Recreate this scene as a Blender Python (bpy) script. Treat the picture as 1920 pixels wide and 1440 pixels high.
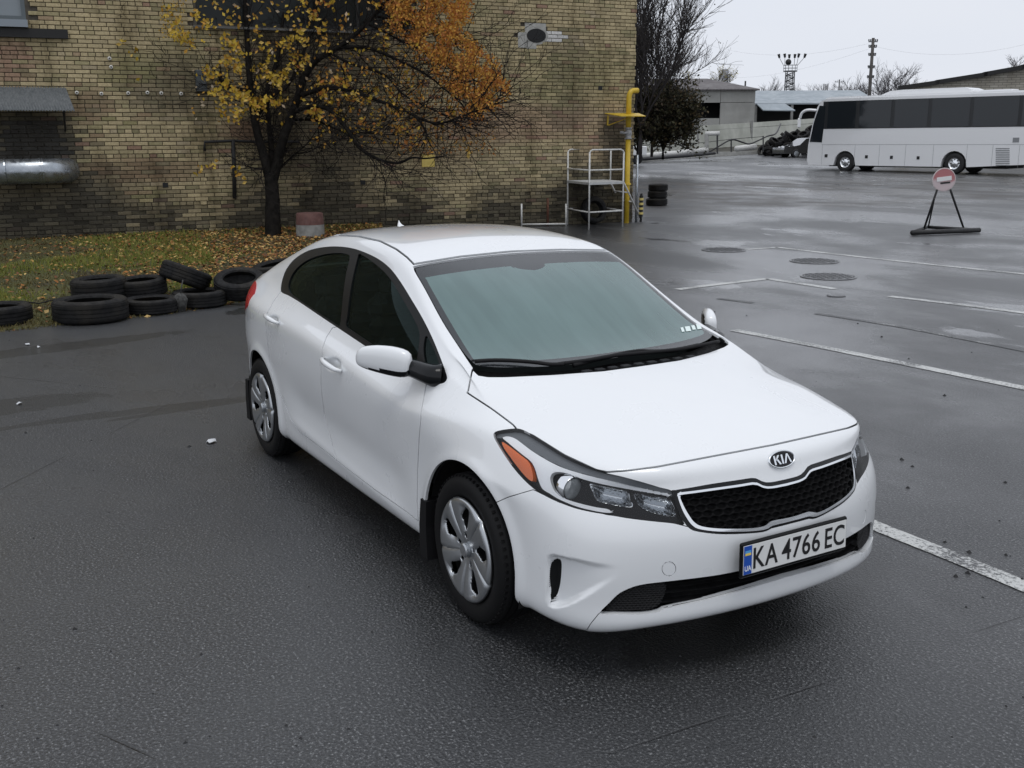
import bpy, bmesh, math, random
import numpy as np
from mathutils import Vector, Matrix
from mathutils.bvhtree import BVHTree
S = bpy.context.scene
for o in list(bpy.data.objects): bpy.data.objects.remove(o, do_unlink=True)
R = math.radians
random.seed(7); RNG = np.random.default_rng(7)

# ---------------------------------------------------------------- camera
# world = frame of the white car: x forward, y left, z up, ground z=0, front axle at x=0
CF = 1942.047                                   # focal length in pixels of a 1920 wide picture
CPOS = np.array([3.4968, -2.6954, 1.9383]); CYAW, CPITCH, CROLL = 2.61082, -0.232748, -0.005989
def _basis():
    f = np.array([math.cos(CPITCH)*math.cos(CYAW), math.cos(CPITCH)*math.sin(CYAW), math.sin(CPITCH)])
    r = np.cross(f, [0, 0, 1]); r /= np.linalg.norm(r); u = np.cross(r, f)
    c, s = math.cos(CROLL), math.sin(CROLL)
    return c*r+s*u, -s*r+c*u, f
CR, CU, CFW = _basis()
def pj(P):
    d = np.asarray(P, float)-CPOS; z = d@CFW
    return np.stack([960+CF*(d@CR)/z, 720-CF*(d@CU)/z], -1)
def ray(u, v): return CFW+CR*(u-960)/CF-CU*(v-720)/CF
def at(u, v, x=None, y=None, z=None, d=None):
    r = ray(u, v)
    if x is not None: t = (x-CPOS[0])/r[0]
    elif y is not None: t = (y-CPOS[1])/r[1]
    elif z is not None: t = (z-CPOS[2])/r[2]
    else: t = d
    return CPOS+t*r
cam_d = bpy.data.cameras.new('camera'); cam = bpy.data.objects.new('camera', cam_d)
S.collection.objects.link(cam); S.camera = cam
cam_d.sensor_fit = 'HORIZONTAL'; cam_d.sensor_width = 36; cam_d.lens = CF*36/1920
cam_d.clip_start = .05; cam_d.clip_end = 5000
M4 = Matrix.Identity(4)
for i in range(3):
    M4[i][0] = CR[i]; M4[i][1] = CU[i]; M4[i][2] = -CFW[i]; M4[i][3] = CPOS[i]
cam.matrix_world = M4
S.render.resolution_x = 1024; S.render.resolution_y = 768; S.render.resolution_percentage = 100

# ---------------------------------------------------------------- sky, sun, exposure
SUN_EL, SUN_AZ = R(72), R(-20)                  # soft brightness behind the clouds, right of and behind the camera
W = bpy.data.worlds.new('World'); S.world = W; W.use_nodes = True
wn = W.node_tree.nodes; wl = W.node_tree.links; wn.clear()
sky = wn.new('ShaderNodeTexSky'); sky.sky_type = 'NISHITA'; sky.sun_disc = False
sky.sun_elevation = SUN_EL; sky.sun_rotation = math.pi/2-SUN_AZ; sky.air_density = 1; sky.dust_density = 6; sky.ozone_density = 1
bg1 = wn.new('ShaderNodeBackground'); bg1.inputs[1].default_value = .05; wl.new(sky.outputs[0], bg1.inputs[0])
bg2 = wn.new('ShaderNodeBackground'); bg2.inputs[0].default_value = (.75, .785, .855, 1); bg2.inputs[1].default_value = 1.0   # even cloud deck
tcw = wn.new('ShaderNodeTexCoord'); nzw = wn.new('ShaderNodeTexNoise'); nzw.inputs['Scale'].default_value = 2.2; nzw.inputs['Detail'].default_value = 5; mpw = wn.new('ShaderNodeMapping'); mpw.inputs['Scale'].default_value = (1, 1, 3)
wl.new(tcw.outputs['Generated'], mpw.inputs[0]); wl.new(mpw.outputs[0], nzw.inputs['Vector']); rpw = wn.new('ShaderNodeValToRGB'); wl.new(nzw.outputs['Fac'], rpw.inputs[0]); wl.new(rpw.outputs[0], bg2.inputs[0])
rpw.color_ramp.elements[0].position = .3; rpw.color_ramp.elements[0].color = (.725, .765, .845, 1); rpw.color_ramp.elements[1].position = .7; rpw.color_ramp.elements[1].color = (.775, .80, .86, 1)
mixw = wn.new('ShaderNodeMixShader'); mixw.inputs[0].default_value = .9
outw = wn.new('ShaderNodeOutputWorld')
wl.new(bg1.outputs[0], mixw.inputs[1]); wl.new(bg2.outputs[0], mixw.inputs[2]); wl.new(mixw.outputs[0], outw.inputs[0])
sd = bpy.data.lights.new('sun', 'SUN'); sd.energy = .7; sd.angle = R(25); sd.color = (1, .985, .96)
sun = bpy.data.objects.new('sun', sd); S.collection.objects.link(sun)
sun.rotation_euler = Vector((-math.cos(SUN_EL)*math.cos(SUN_AZ), -math.cos(SUN_EL)*math.sin(SUN_AZ), -math.sin(SUN_EL))).to_track_quat('-Z', 'Y').to_euler()
sun.location = (0, 0, 30)
S.view_settings.view_transform = 'Standard'; S.view_settings.look = 'None'; S.view_settings.gamma = 1
S.view_settings.exposure = 0.18; S.view_settings.use_curve_mapping = False
S.render.engine = 'CYCLES'

# ---------------------------------------------------------------- materials
MATS = {}
def nodes(m): return m.node_tree.nodes, m.node_tree.links
def mat(name, col, rough=.5, metal=0, spec=.5, coat=0, coat_r=.05, emis=None):
    if name in MATS: return MATS[name]
    m = bpy.data.materials.new(name); m.use_nodes = True
    b = m.node_tree.nodes['Principled BSDF']
    b.inputs['Base Color'].default_value = (*col, 1); b.inputs['Roughness'].default_value = rough
    b.inputs['Metallic'].default_value = metal; b.inputs['Specular IOR Level'].default_value = spec
    b.inputs['Coat Weight'].default_value = coat; b.inputs['Coat Roughness'].default_value = coat_r
    MATS[name] = m; return m
def ramp(n, l, src, stops):
    r = n.new('ShaderNodeValToRGB'); e = r.color_ramp.elements
    while len(e) < len(stops): e.new(.5)
    for k, (p, c) in enumerate(stops):
        e[k].position = p; e[k].color = (*c, 1) if len(c) == 3 else c
    l.new(src, r.inputs[0]); return r.outputs[0]
def coords(n, kind='Object'):
    t = n.new('ShaderNodeTexCoord'); return t.outputs[kind]
def geo_pos(n): return n.new('ShaderNodeNewGeometry').outputs['Position']
def mapping(n, l, src, scale=(1, 1, 1), loc=(0, 0, 0), rot=(0, 0, 0)):
    m = n.new('ShaderNodeMapping'); m.inputs['Scale'].default_value = scale; m.inputs['Location'].default_value = loc
    m.inputs['Rotation'].default_value = rot; l.new(src, m.inputs[0]); return m.outputs[0]
def noise(n, l, src, scale, detail=4, rough=.55, dist=0):
    t = n.new('ShaderNodeTexNoise'); t.inputs['Scale'].default_value = scale; t.inputs['Detail'].default_value = detail
    t.inputs['Roughness'].default_value = rough; t.inputs['Distortion'].default_value = dist; l.new(src, t.inputs['Vector']); return t.outputs['Fac']
def voron(n, l, src, scale, feat='F1', out='Distance'):
    t = n.new('ShaderNodeTexVoronoi'); t.feature = feat; t.inputs['Scale'].default_value = scale; l.new(src, t.inputs['Vector']); return t.outputs[out]
def mix(n, l, fac, a, b, mode='MIX'):
    t = n.new('ShaderNodeMix'); t.data_type = 'RGBA'; t.blend_type = mode
    for inp, v in ((t.inputs[0], fac), (t.inputs[6], a), (t.inputs[7], b)):
        if isinstance(v, bpy.types.NodeSocket): l.new(v, inp)
        elif isinstance(v, (int, float)): inp.default_value = v if inp.type == 'VALUE' else (v, v, v, 1)
        else: inp.default_value = (*v, 1) if len(v) == 3 else v
    return t.outputs[2]
def math_(n, l, op, a, b=0, c=None):
    t = n.new('ShaderNodeMath'); t.operation = op
    for i, v in enumerate((a, b) if c is None else (a, b, c)):
        if isinstance(v, bpy.types.NodeSocket): l.new(v, t.inputs[i])
        else: t.inputs[i].default_value = v
    return t.outputs[0]
def mrange(n, l, src, a, b, c, d, smooth=True):
    t = n.new('ShaderNodeMapRange'); t.interpolation_type = 'SMOOTHSTEP' if smooth else 'LINEAR'
    for i, v in enumerate((a, b, c, d)): t.inputs[1+i].default_value = v
    l.new(src, t.inputs[0]); return t.outputs[0]
def bump(n, l, h, strength=.3, dist=.01, nrm=None):
    t = n.new('ShaderNodeBump'); t.inputs['Strength'].default_value = strength; t.inputs['Distance'].default_value = dist
    l.new(h, t.inputs['Height'])
    if nrm: l.new(nrm, t.inputs['Normal'])
    return t.outputs[0]
def link_b(m, **kw):
    n, l = nodes(m); b = n['Principled BSDF']
    for k, v in kw.items():
        l.new(v, b.inputs[k.replace('_', ' ')])
def noisy(name, c1, c2, scale=6, rough=.6, bumpd=0, c3=None, metal=0, spec=.5, lo=.35, hi=.65, det=6, rvar=.15):
    """two or three tone noise material in object space"""
    if name in MATS: return MATS[name]
    m = mat(name, c1, rough, metal, spec); n, l = nodes(m); co = coords(n)
    f = noise(n, l, co, scale, det); col = ramp(n, l, f, [(lo, c1), (hi, c2)])
    if c3:
        g = noise(n, l, co, scale*.23, 5); col = mix(n, l, mrange(n, l, g, .48, .68, 0, 1), col, c3)
    link_b(m, Base_Color=col)
    g2 = noise(n, l, co, scale*2.3, 5)
    link_b(m, Roughness=mrange(n, l, g2, .3, .7, max(.02, rough-rvar), min(1, rough+rvar)))
    if bumpd: link_b(m, Normal=bump(n, l, noise(n, l, co, scale*5, 6), .6, bumpd))
    return m

# ---------------------------------------------------------------- object helpers
COL = S.collection
def tag(o, label=None, cat=None, group=None, kind=None):
    if label: o['label'] = label
    if cat: o['category'] = cat
    if group: o['group'] = group
    if kind: o['kind'] = kind
    return o
def empty(name, loc=(0, 0, 0), rz=0, label=None, cat=None, group=None):
    o = bpy.data.objects.new(name, None); COL.objects.link(o); o.location = loc; o.rotation_euler = (0, 0, rz)
    o.empty_display_size = .1
    return tag(o, label, cat, group)
def mobj(name, verts, faces, material=None, parent=None, smooth=False, normals=None):
    me = bpy.data.meshes.new(name); me.from_pydata([tuple(v) for v in verts], [], [tuple(int(i) for i in f) for f in faces])
    if smooth: me.shade_smooth()
    if normals is not None:
        me.shade_smooth(); me.normals_split_custom_set_from_vertices([tuple(v) for v in normals])
    me.update()
    return obj(name, me, material, parent)
def obj(name, me, material=None, parent=None):
    o = bpy.data.objects.new(name, me); COL.objects.link(o)
    if material:
        for mm in (material if isinstance(material, (list, tuple)) else [material]): me.materials.append(mm)
    if parent is not None: o.parent = parent
    return o
class MB:
    """collects simple shapes, builds ONE mesh"""
    def __init__(s): s.v = []; s.f = []; s.mi = []; s.cur = 0
    def add(s, vs, fs):
        b = len(s.v); s.v += [tuple(map(float, v)) for v in vs]; s.f += [tuple(i+b for i in f) for f in fs]; s.mi += [s.cur]*len(fs); return s
    def box(s, c, d, rz=0, M=None):
        x, y, z = d[0]/2, d[1]/2, d[2]/2
        vs = [(-x, -y, -z), (x, -y, -z), (x, y, -z), (-x, y, -z), (-x, -y, z), (x, -y, z), (x, y, z), (-x, y, z)]
        cz, sz = math.cos(rz), math.sin(rz)
        if M is not None: vs = [tuple(M@Vector(v)+Vector(c)) for v in vs]
        else: vs = [(c[0]+v[0]*cz-v[1]*sz, c[1]+v[0]*sz+v[1]*cz, c[2]+v[2]) for v in vs]
        return s.add(vs, [(0, 3, 2, 1), (4, 5, 6, 7), (0, 1, 5, 4), (1, 2, 6, 5), (2, 3, 7, 6), (3, 0, 4, 7)])
    def bbox(s, c, d, bev=.01, rz=0):
        x, y, z = d[0]/2, d[1]/2, d[2]/2; b = min(bev, x*.9, y*.9, z*.9)
        vs = []; 
        for sz in (-1, 1):
            for sx, sy in ((-1, -1), (1, -1), (1, 1), (-1, 1)):
                vs += [(sx*(x-b), sy*(y-b), sz*z), (sx*x, sy*(y-b), sz*(z-b)), (sx*(x-b), sy*y, sz*(z-b))]
        cz, sn = math.cos(rz), math.sin(rz)
        vs = [(c[0]+v[0]*cz-v[1]*sn, c[1]+v[0]*sn+v[1]*cz, c[2]+v[2]) for v in vs]
        bm = bmesh.new(); 
        for v in vs: bm.verts.new(v)
        r = bmesh.ops.convex_hull(bm, input=bm.verts[:]); bm.verts.index_update()
        bmesh.ops.dissolve_limit(bm, angle_limit=.01, verts=bm.verts[:], edges=bm.edges[:]); bm.verts.index_update()
        s.add([v.co[:] for v in bm.verts], [[v.index for v in f.verts] for f in bm.faces]); bm.free(); return s
    def tube(s, pts, r, n=8, cap=True):
        pts = [Vector(p) for p in pts]; rs = r if isinstance(r, (list, tuple)) else [r]*len(pts)
        up = None; vs = []; L = len(pts)
        for i, p in enumerate(pts):
            d = (pts[min(i+1, L-1)]-pts[max(i-1, 0)]).normalized()
            if up is None:
                a = Vector((0, 0, 1)) if abs(d.z) < .9 else Vector((1, 0, 0)); up = d.cross(a).normalized()
            else:
                up = (up-d*up.dot(d)); up = up.normalized() if up.length > 1e-6 else d.orthogonal().normalized()
            w = d.cross(up)
            for k in range(n):
                a = 2*math.pi*k/n; vs.append(p+(up*math.cos(a)+w*math.sin(a))*rs[i])
        fs = [(i*n+k, i*n+(k+1) % n, (i+1)*n+(k+1) % n, (i+1)*n+k) for i in range(L-1) for k in range(n)]
        if cap: fs += [tuple(range(n))[::-1], tuple((L-1)*n+k for k in range(n))]
        return s.add(vs, fs)
    def lathe(s, prof, n=24, c=(0, 0, 0), axis='z', a0=0, a1=2*math.pi):
        full = abs(a1-a0-2*math.pi) < 1e-6; m = n if full else n+1; vs = []
        for r, h in prof:
            for k in range(m):
                a = a0+(a1-a0)*k/n
                p = (r*math.cos(a), r*math.sin(a), h) if axis == 'z' else ((r*math.cos(a), h, r*math.sin(a)) if axis == 'y' else (h, r*math.cos(a), r*math.sin(a)))
                vs.append((p[0]+c[0], p[1]+c[1], p[2]+c[2]))
        fs = []
        for i in range(len(prof)-1):
            for k in range(n):
                k2 = (k+1) % m
                fs.append((i*m+k, i*m+k2, (i+1)*m+k2, (i+1)*m+k))
        return s.add(vs, fs)
    def prism(s, poly, h, M=None):
        """poly in xy, extruded along z from 0 to h, optional matrix"""
        n = len(poly); vs = [(x, y, 0) for x, y in poly]+[(x, y, h) for x, y in poly]
        if M is not None: vs = [tuple(M@Vector(v)) for v in vs]
        return s.add(vs, [tuple(range(n))[::-1], tuple(range(n, 2*n))]+[(i, (i+1) % n, n+(i+1) % n, n+i) for i in range(n)])
    def mesh(s, name, smooth=False, angle=None):
        me = bpy.data.meshes.new(name); me.from_pydata(s.v, [], s.f)
        if any(s.mi): me.polygons.foreach_set('material_index', s.mi)
        if smooth or angle:
            me.shade_smooth()
            if angle: me.set_sharp_from_angle(angle=R(angle))
        me.update(); return me
    def build(s, name, material=None, parent=None, smooth=False, angle=None):
        return obj(name, s.mesh(name, smooth, angle), material, parent)
def copy_tree(o, parent=None):
    c = o.copy(); COL.objects.link(c); c.parent = parent
    for ch in o.children: copy_tree(ch, c)
    return c
def spline(pts, n=8, closed=False):
    """Catmull-Rom through pts"""
    P = np.asarray(pts, float); N = len(P); out = []
    rng = range(N) if closed else range(N-1)
    for i in rng:
        p0 = P[(i-1) % N] if closed or i > 0 else 2*P[0]-P[1]
        p1 = P[i]; p2 = P[(i+1) % N]
        p3 = P[(i+2) % N] if closed or i+2 < N else 2*P[-1]-P[-2]
        for t in np.arange(n)/n:
            out.append(.5*((2*p1)+(-p0+p2)*t+(2*p0-5*p1+4*p2-p3)*t*t+(-p0+3*p1-3*p2+p3)*t**3))
    if not closed: out.append(P[-1])
    return np.array(out)
# ================================================================ the white car
def sdist(Q, P, closed=True):
    """signed distance of points Q to closed polygon P (negative inside)"""
    A = P; B = np.roll(P, -1, 0)
    out = np.empty(len(Q)); D = B-A; L2 = (D**2).sum(1)+1e-12
    for s in range(0, len(Q), 20000):
        q = Q[s:s+20000]; d = q[:, None]-A[None]
        t = np.clip((d*D).sum(2)/L2, 0, 1); e = d-t[..., None]*D
        m = np.sqrt((e**2).sum(2).min(1))
        c = (A[None, :, 1] > q[:, 1:2]) != (B[None, :, 1] > q[:, 1:2])
        xi = A[:, 0]+(q[:, 1:2]-A[:, 1])*D[:, 0]/np.where(np.abs(D[:, 1]) < 1e-12, 1e-12, D[:, 1])
        ins = (c & (q[:, 0:1] < xi)).sum(1) % 2 == 1
        out[s:s+20000] = np.where(ins, -m, m)
    return out
class Out:
    """an outline traced in picture pixels; evaluated on the near half of the car and mirrored to the far half"""
    def __init__(s, pts, smooth=True, n=6, xr=(-9, 9), face=True, zr=(-9, 9), off=(0, 0), k=1):
        P = np.asarray(pts, float)/k+np.asarray(off); s.P = spline(P, n, True) if smooth else P
        s.xr = xr; s.zr = zr; s.face = face
    def __call__(s, V, N):
        Vm = V.copy(); Vm[:, 1] = -np.abs(Vm[:, 1]); f = np.full(len(V), 99.)
        ok = (V[:, 0] > s.xr[0]) & (V[:, 0] < s.xr[1]) & (V[:, 2] > s.zr[0]) & (V[:, 2] < s.zr[1])
        if s.face:
            Nm = N.copy(); Nm[:, 1] = np.where(V[:, 1] > 0, -Nm[:, 1], Nm[:, 1])
            ok &= ((CPOS-Vm)*Nm).sum(1) > -.05
        uv = pj(Vm); lo = s.P.min(0)-12; hi = s.P.max(0)+12
        ok &= (uv > lo).all(1) & (uv < hi).all(1)
        i = np.where(ok)[0]
        if len(i):
            sc = CF/((Vm[i]-CPOS)@CFW); f[i] = sdist(uv[i], s.P)/sc      # metres on the surface, roughly
        return f
def cut(V, N, T, f, eps=1e-6):
    f = np.where(np.abs(f) < eps, eps, f); s = f > 0
    st = s[T]; mixed = st.any(1) & ~st.all(1)
    if not mixed.any(): return V, N, T
    keep = T[~mixed]; E = {}; nv = []; nn = []; new = []; base = len(V)
    def ev(a, b):
        k = (a, b) if a < b else (b, a)
        if k not in E:
            t = f[k[0]]/(f[k[0]]-f[k[1]]); E[k] = base+len(nv)
            nv.append(V[k[0]]*(1-t)+V[k[1]]*t); w = N[k[0]]*(1-t)+N[k[1]]*t; nn.append(w/np.linalg.norm(w))
        return E[k]
    for a, b, c in T[mixed]:
        while not ((s[a] != s[b]) and (s[b] == s[c])): a, b, c = b, c, a
        ab = ev(a, b); ca = ev(c, a); new += [(a, ab, ca), (ab, b, c), (ab, c, ca)]
    return np.vstack([V, nv]), np.vstack([N, nn]), np.vstack([keep, np.array(new)])
def refine(V, N, T, times=1):
    for _ in range(times):
        E = {}; nv = []; nn = []; new = []; base = len(V)
        def ev(a, b):
            k = (a, b) if a < b else (b, a)
            if k not in E:
                E[k] = base+len(nv); nv.append((V[a]+V[b])/2); w = N[a]+N[b]; nn.append(w/np.linalg.norm(w))
            return E[k]
        for a, b, c in T:
            ab, bc, ca = ev(a, b), ev(b, c), ev(c, a); new += [(a, ab, ca), (ab, b, bc), (ca, bc, c), (ab, bc, ca)]
        V = np.vstack([V, nv]); N = np.vstack([N, nn]); T = np.array(new)
    return V, N, T
def sub(V, N, T, mask):
    t = T[mask]; u, inv = np.unique(t, return_inverse=True); return V[u], N[u], inv.reshape(-1, 3)
def vnormals(V, T):
    n = np.zeros_like(V); fn = np.cross(V[T[:, 1]]-V[T[:, 0]], V[T[:, 2]]-V[T[:, 0]])
    for k in range(3): np.add.at(n, T[:, k], fn)
    return n/(np.linalg.norm(n, axis=1)[:, None]+1e-12)
def shell(name, V, N, T, material, parent, off=0, skirt=0, flip=False, own_normals=False):
    """mesh object from a patch, moved along its normals by off, with an edge turned inwards by skirt"""
    if len(T) == 0: return None
    P = V+N*off; P = list(map(tuple, P)); NN = N if not own_normals else vnormals(V+N*off, T)
    F = [tuple(t) for t in T]; NL = list(map(tuple, NN))
    if skirt:
        e = np.vstack([T[:, [0, 1]], T[:, [1, 2]], T[:, [2, 0]]]); k = np.sort(e, 1)
        _, idx, cnt = np.unique(k, axis=0, return_index=True, return_counts=True)
        be = e[idx[cnt == 1]]
        for a, b in be:
            pa, pb = np.array(P[a]), np.array(P[b])
            w = np.cross(pb-pa, N[a]); L = np.linalg.norm(w)
            if L < 1e-9: continue
            w /= L; i = len(P)
            P += [tuple(pb), tuple(pa), tuple(pa-N[a]*skirt), tuple(pb-N[b]*skirt)]; NL += [tuple(w)]*4
            F += [(i, i+1, i+2, i+3)]
    if flip: F = [f[::-1] for f in F]; NL = [tuple(-np.array(n)) for n in NL]
    return mobj(name, P, F, material, parent, True, NL)

# ---- control cage: half sections (x, half width, height), rows from the sill up to the belt / hood edge
COLS = []      # rear centre -> front centre
COLS.append([(-3.54, 0, .22), (-3.60, 0, .28), (-3.64, 0, .38), (-3.67, 0, .52), (-3.66, 0, .66), (-3.64, 0, .78), (-3.62, 0, .93), (-3.56, 0, 1.075)])
COLS.append([(-3.53, .2, .22), (-3.59, .22, .28), (-3.63, .23, .38), (-3.66, .23, .52), (-3.65, .23, .66), (-3.63, .23, .78), (-3.61, .22, .93), (-3.55, .21, 1.075)])
COLS.append([(-3.50, .4, .22), (-3.55, .45, .28), (-3.585, .47, .38), (-3.61, .475, .52), (-3.605, .475, .66), (-3.59, .47, .78), (-3.565, .45, .93), (-3.51, .42, 1.07)])
COLS.append([(-3.38, .61, .22), (-3.42, .665, .28), (-3.445, .68, .38), (-3.46, .69, .52), (-3.46, .69, .66), (-3.455, .68, .78), (-3.43, .655, .92), (-3.38, .595, 1.06)])
def side(x, Wd, bz, bw, z6=None, w6=None, z5=None, w5=None, zb=.185):
    z6 = z6 or bz-.115; w6 = w6 or Wd-.012; z5 = z5 or .745; w5 = w5 or Wd+.001
    return [(x, Wd-.075, zb), (x, Wd-.022, zb+.05), (x, Wd-.010, .335), (x, Wd-.010, .49), (x, Wd-.004, .63), (x, w5, z5), (x, w6, z6), (x, bw, bz)]
SX = [(-3.2, .80, 1.062, .675), (-2.95, .853, 1.062, .712), (-2.7, .874, 1.052, .74), (-2.3, .884, 1.042, .768), (-1.8, .887, 1.016, .788),
      (-1.3, .886, .978, .797), (-1.0, .884, .953, .798), (-.75, .882, .933, .797), (-.53, .880, .922, .792), (-.34, .877, .934, .778)]
for x, Wd, bz, bw in SX: COLS.append(side(x, Wd, bz, bw, zb=.20 if x < -2.5 else .185))
COLS[4][6] = (-3.2, .775, .94); COLS[5][6] = (-2.95, .835, .945)
COLS.append(side(0, .868, .888, .742, .825, .825, .72, .862))
COLS.append(side(.25, .853, .853, .72, .785, .80, .68, .843))
COLS.append([(.40, .76, .18), (.45, .815, .225), (.465, .825, .32), (.475, .825, .45), (.475, .822, .57), (.46, .81, .665), (.44, .77, .755), (.45, .692, .822)])
COLS.append([(.59, .665, .165), (.655, .74, .212), (.665, .752, .30), (.668, .755, .42), (.66, .752, .54), (.64, .735, .635), (.61, .70, .725), (.62, .65, .797)])
COLS.append([(.70, .50, .188), (.785, .57, .230), (.79, .582, .305), (.793, .588, .41), (.79, .588, .53), (.77, .575, .625), (.735, .55, .73), (.71, .53, .805)])
COLS.append([(.79, .29, .212), (.865, .335, .250), (.875, .34, .318), (.882, .345, .41), (.885, .345, .53), (.865, .335, .63), (.825, .325, .745), (.777, .31, .818)])
COLS.append([(.83, 0, .222), (.90, 0, .260), (.912, 0, .325), (.922, 0, .41), (.928, 0, .53), (.908, 0, .63), (.868, 0, .75), (.814, 0, .826)])
NCOL = len(COLS); iX = {round(c[5][0], 2): i for i, c in enumerate(COLS)}
cF = NCOL-4                                      # bumper corner column
UP = [  # upper body, edge to centre; None = taken from the lower body
    [None]*4,
    [None, (.52, .50, .857), (.58, .27, .890), (.60, 0, .899)],
    [None, (.33, .50, .896), (.40, .27, .925), (.43, 0, .934)],
    [None, (.12, .49, .938), (.19, .26, .957), (.22, 0, .963)],
    [(-.27, .68, 1.0), (-.13, .45, .990), (-.045, .22, .986), (-.005, 0, .985)],
    [(-.43, .655, 1.052), (-.37, .43, 1.058), (-.32, .21, 1.050), (-.305, 0, 1.047)],
    [(-.73, .62, 1.195), (-.70, .42, 1.225), (-.68, .21, 1.235), (-.675, 0, 1.237)],
    [(-1.04, .572, 1.346), (-1.075, .40, 1.366), (-1.09, .2, 1.372), (-1.095, 0, 1.374)],
    [(-1.35, .545, 1.402), (-1.36, .38, 1.428), (-1.36, .19, 1.436), (-1.36, 0, 1.439)],
    [(-1.8, .525, 1.420), (-1.8, .37, 1.445), (-1.8, .18, 1.454), (-1.8, 0, 1.456)],
    [(-2.25, .52, 1.392), (-2.25, .36, 1.418), (-2.25, .18, 1.428), (-2.25, 0, 1.431)],
    [(-2.6, .515, 1.322), (-2.6, .35, 1.348), (-2.6, .18, 1.36), (-2.6, 0, 1.363)],
    [(-2.95, .545, 1.205), (-2.93, .37, 1.225), (-2.93, .19, 1.235), (-2.93, 0, 1.238)],
    [None, (-3.21, .45, 1.098), (-3.22, .22, 1.106), (-3.22, 0, 1.108)],
    [None]*4]
def build_cage():
    vs = []; idx = {}
    def vid(p):
        k = tuple(round(c, 4) for c in p)
        if k not in idx: idx[k] = len(vs); vs.append((p[0], -p[1], p[2]))
        return idx[k]
    L = [[vid(p) for p in c] for c in COLS]; faces = []; crease = []
    for i in range(NCOL-1):
        for r in range(7): faces.append((L[i][r], L[i+1][r], L[i+1][r+1], L[i][r+1]))
    for i in range(4, 16): crease.append((L[i][6], L[i+1][6], .35))
    U = []
    for s, row in enumerate(UP):
        if s == 0: U.append([L[cF+k][7] for k in range(4)])
        elif s == 14: U.append([L[3-k][7] for k in range(4)])
        else:
            e = {1: L[cF-1][7], 2: L[cF-2][7], 3: L[cF-3][7], 13: L[4][7]}.get(s)
            U.append([e if e is not None else vid(row[0])]+[vid(p) for p in row[1:]])
    for s in range(14):
        for j in range(3): faces.append((U[s][j], U[s+1][j], U[s+1][j+1], U[s][j+1])[::-1])
    # greenhouse side between the belt and the roof edge
    B = [L[5+k][7] for k in range(9)]; T = [U[12-k][0] for k in range(9)]; cols = []
    for k in range(9):
        b, t = np.array(vs[B[k]]), np.array(vs[T[k]]); m = []
        for f, bl in ((.40, .020), (.80, .022)):
            g = .35 if k == 8 else 1
            m.append(vid(tuple((b+(t-b)*f+np.array([0, -bl*g, bl*.4*g]))*[1, -1, 1])))
        cols.append([B[k], m[0], m[1], T[k]])
    for k in range(8):
        for r in range(3): faces.append((cols[k][r], cols[k+1][r], cols[k+1][r+1], cols[k][r+1]))
    e = L[4][7]
    for r in range(3): faces.append((e, cols[0][r], cols[0][r+1]))
    e = U[3][0]
    for r in range(3): faces.append((cols[8][r], e, cols[8][r+1]))
    # mirror
    V = np.array(vs); n = len(V); mir = {}; add = []
    for i, p in enumerate(V):
        if abs(p[1]) < 1e-6: mir[i] = i
        else: mir[i] = n+len(add); add.append((p[0], -p[1], p[2]))
    F = faces+[tuple(mir[i] for i in f[::-1]) for f in faces]
    CR_ = crease+[(mir[a], mir[b], w) for a, b, w in crease]
    return np.vstack([V, add]), F, CR_
def subdivide(V, F, creases, lev, limit=True):
    me = bpy.data.meshes.new('tmp'); me.from_pydata([tuple(v) for v in V], [], F)
    at_ = me.attributes.new('crease_edge', 'FLOAT', 'EDGE'); ek = {tuple(sorted(e.vertices)): e.index for e in me.edges}
    for a, b, w in creases:
        at_.data[ek[tuple(sorted((a, b)))]].value = w
    o = bpy.data.objects.new('tmp', me); COL.objects.link(o)
    m = o.modifiers.new('s', 'SUBSURF'); m.levels = m.render_levels = lev; m.use_limit_surface = limit; m.boundary_smooth = 'ALL'
    dg = bpy.context.evaluated_depsgraph_get(); e = o.evaluated_get(dg).to_mesh()
    co = np.empty(len(e.vertices)*3); e.vertices.foreach_get('co', co)
    q = np.empty(len(e.loops), int); e.loops.foreach_get('vertex_index', q)
    o.to_mesh_clear(); bpy.data.objects.remove(o); bpy.data.meshes.remove(me)
    return co.reshape(-1, 3), q.reshape(-1, 4)
cgV, cgF, cgC = build_cage(); target = cgV.copy()
for it in range(7):
    lv, _ = subdivide(cgV, cgF, cgC, 1)
    cgV = cgV+.75*(target-lv[:len(target)])
BV, BQ = subdivide(cgV, cgF, cgC, 4)
BT = np.vstack([BQ[:, [0, 1, 2]], BQ[:, [0, 2, 3]]])
BN = vnormals(BV, BT)
# sculpted detail: arch lips, lower door scallop, bumper pocket, handle bowls
def gauss(x, s): return np.exp(-(x/s)**2)
def sstep(x, a, b):
    t = np.clip((x-a)/(b-a), 0, 1); return t*t*(3-2*t)
ay = np.abs(BN[:, 1]); disp = np.zeros(len(BV))
HUBZ = .312
for hx in (0, -2.7):
    r = np.hypot(BV[:, 0]-hx, BV[:, 2]-HUBZ-.005)
    disp += .011*gauss(r-.365, .035)*(ay > .3)*(BV[:, 2] > .2)
sc = sstep(BV[:, 0], -2.25, -1.9)*(1-sstep(BV[:, 0], -.75, -.45))*(ay > .5)
disp -= .012*sc*gauss(BV[:, 2]-(.46-.05*(BV[:, 0]+1.3)), .10)
disp += .006*sc*gauss(BV[:, 2]-(.32-.06*(BV[:, 0]+1.3)), .035)
pocket = Out([(1031, 1044), (1060, 1046), (1110, 1056), (1168, 1068), (1120, 1105), (1075, 1130), (1042, 1140), (1030, 1132), (1026, 1090)], xr=(.2, 1))
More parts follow.
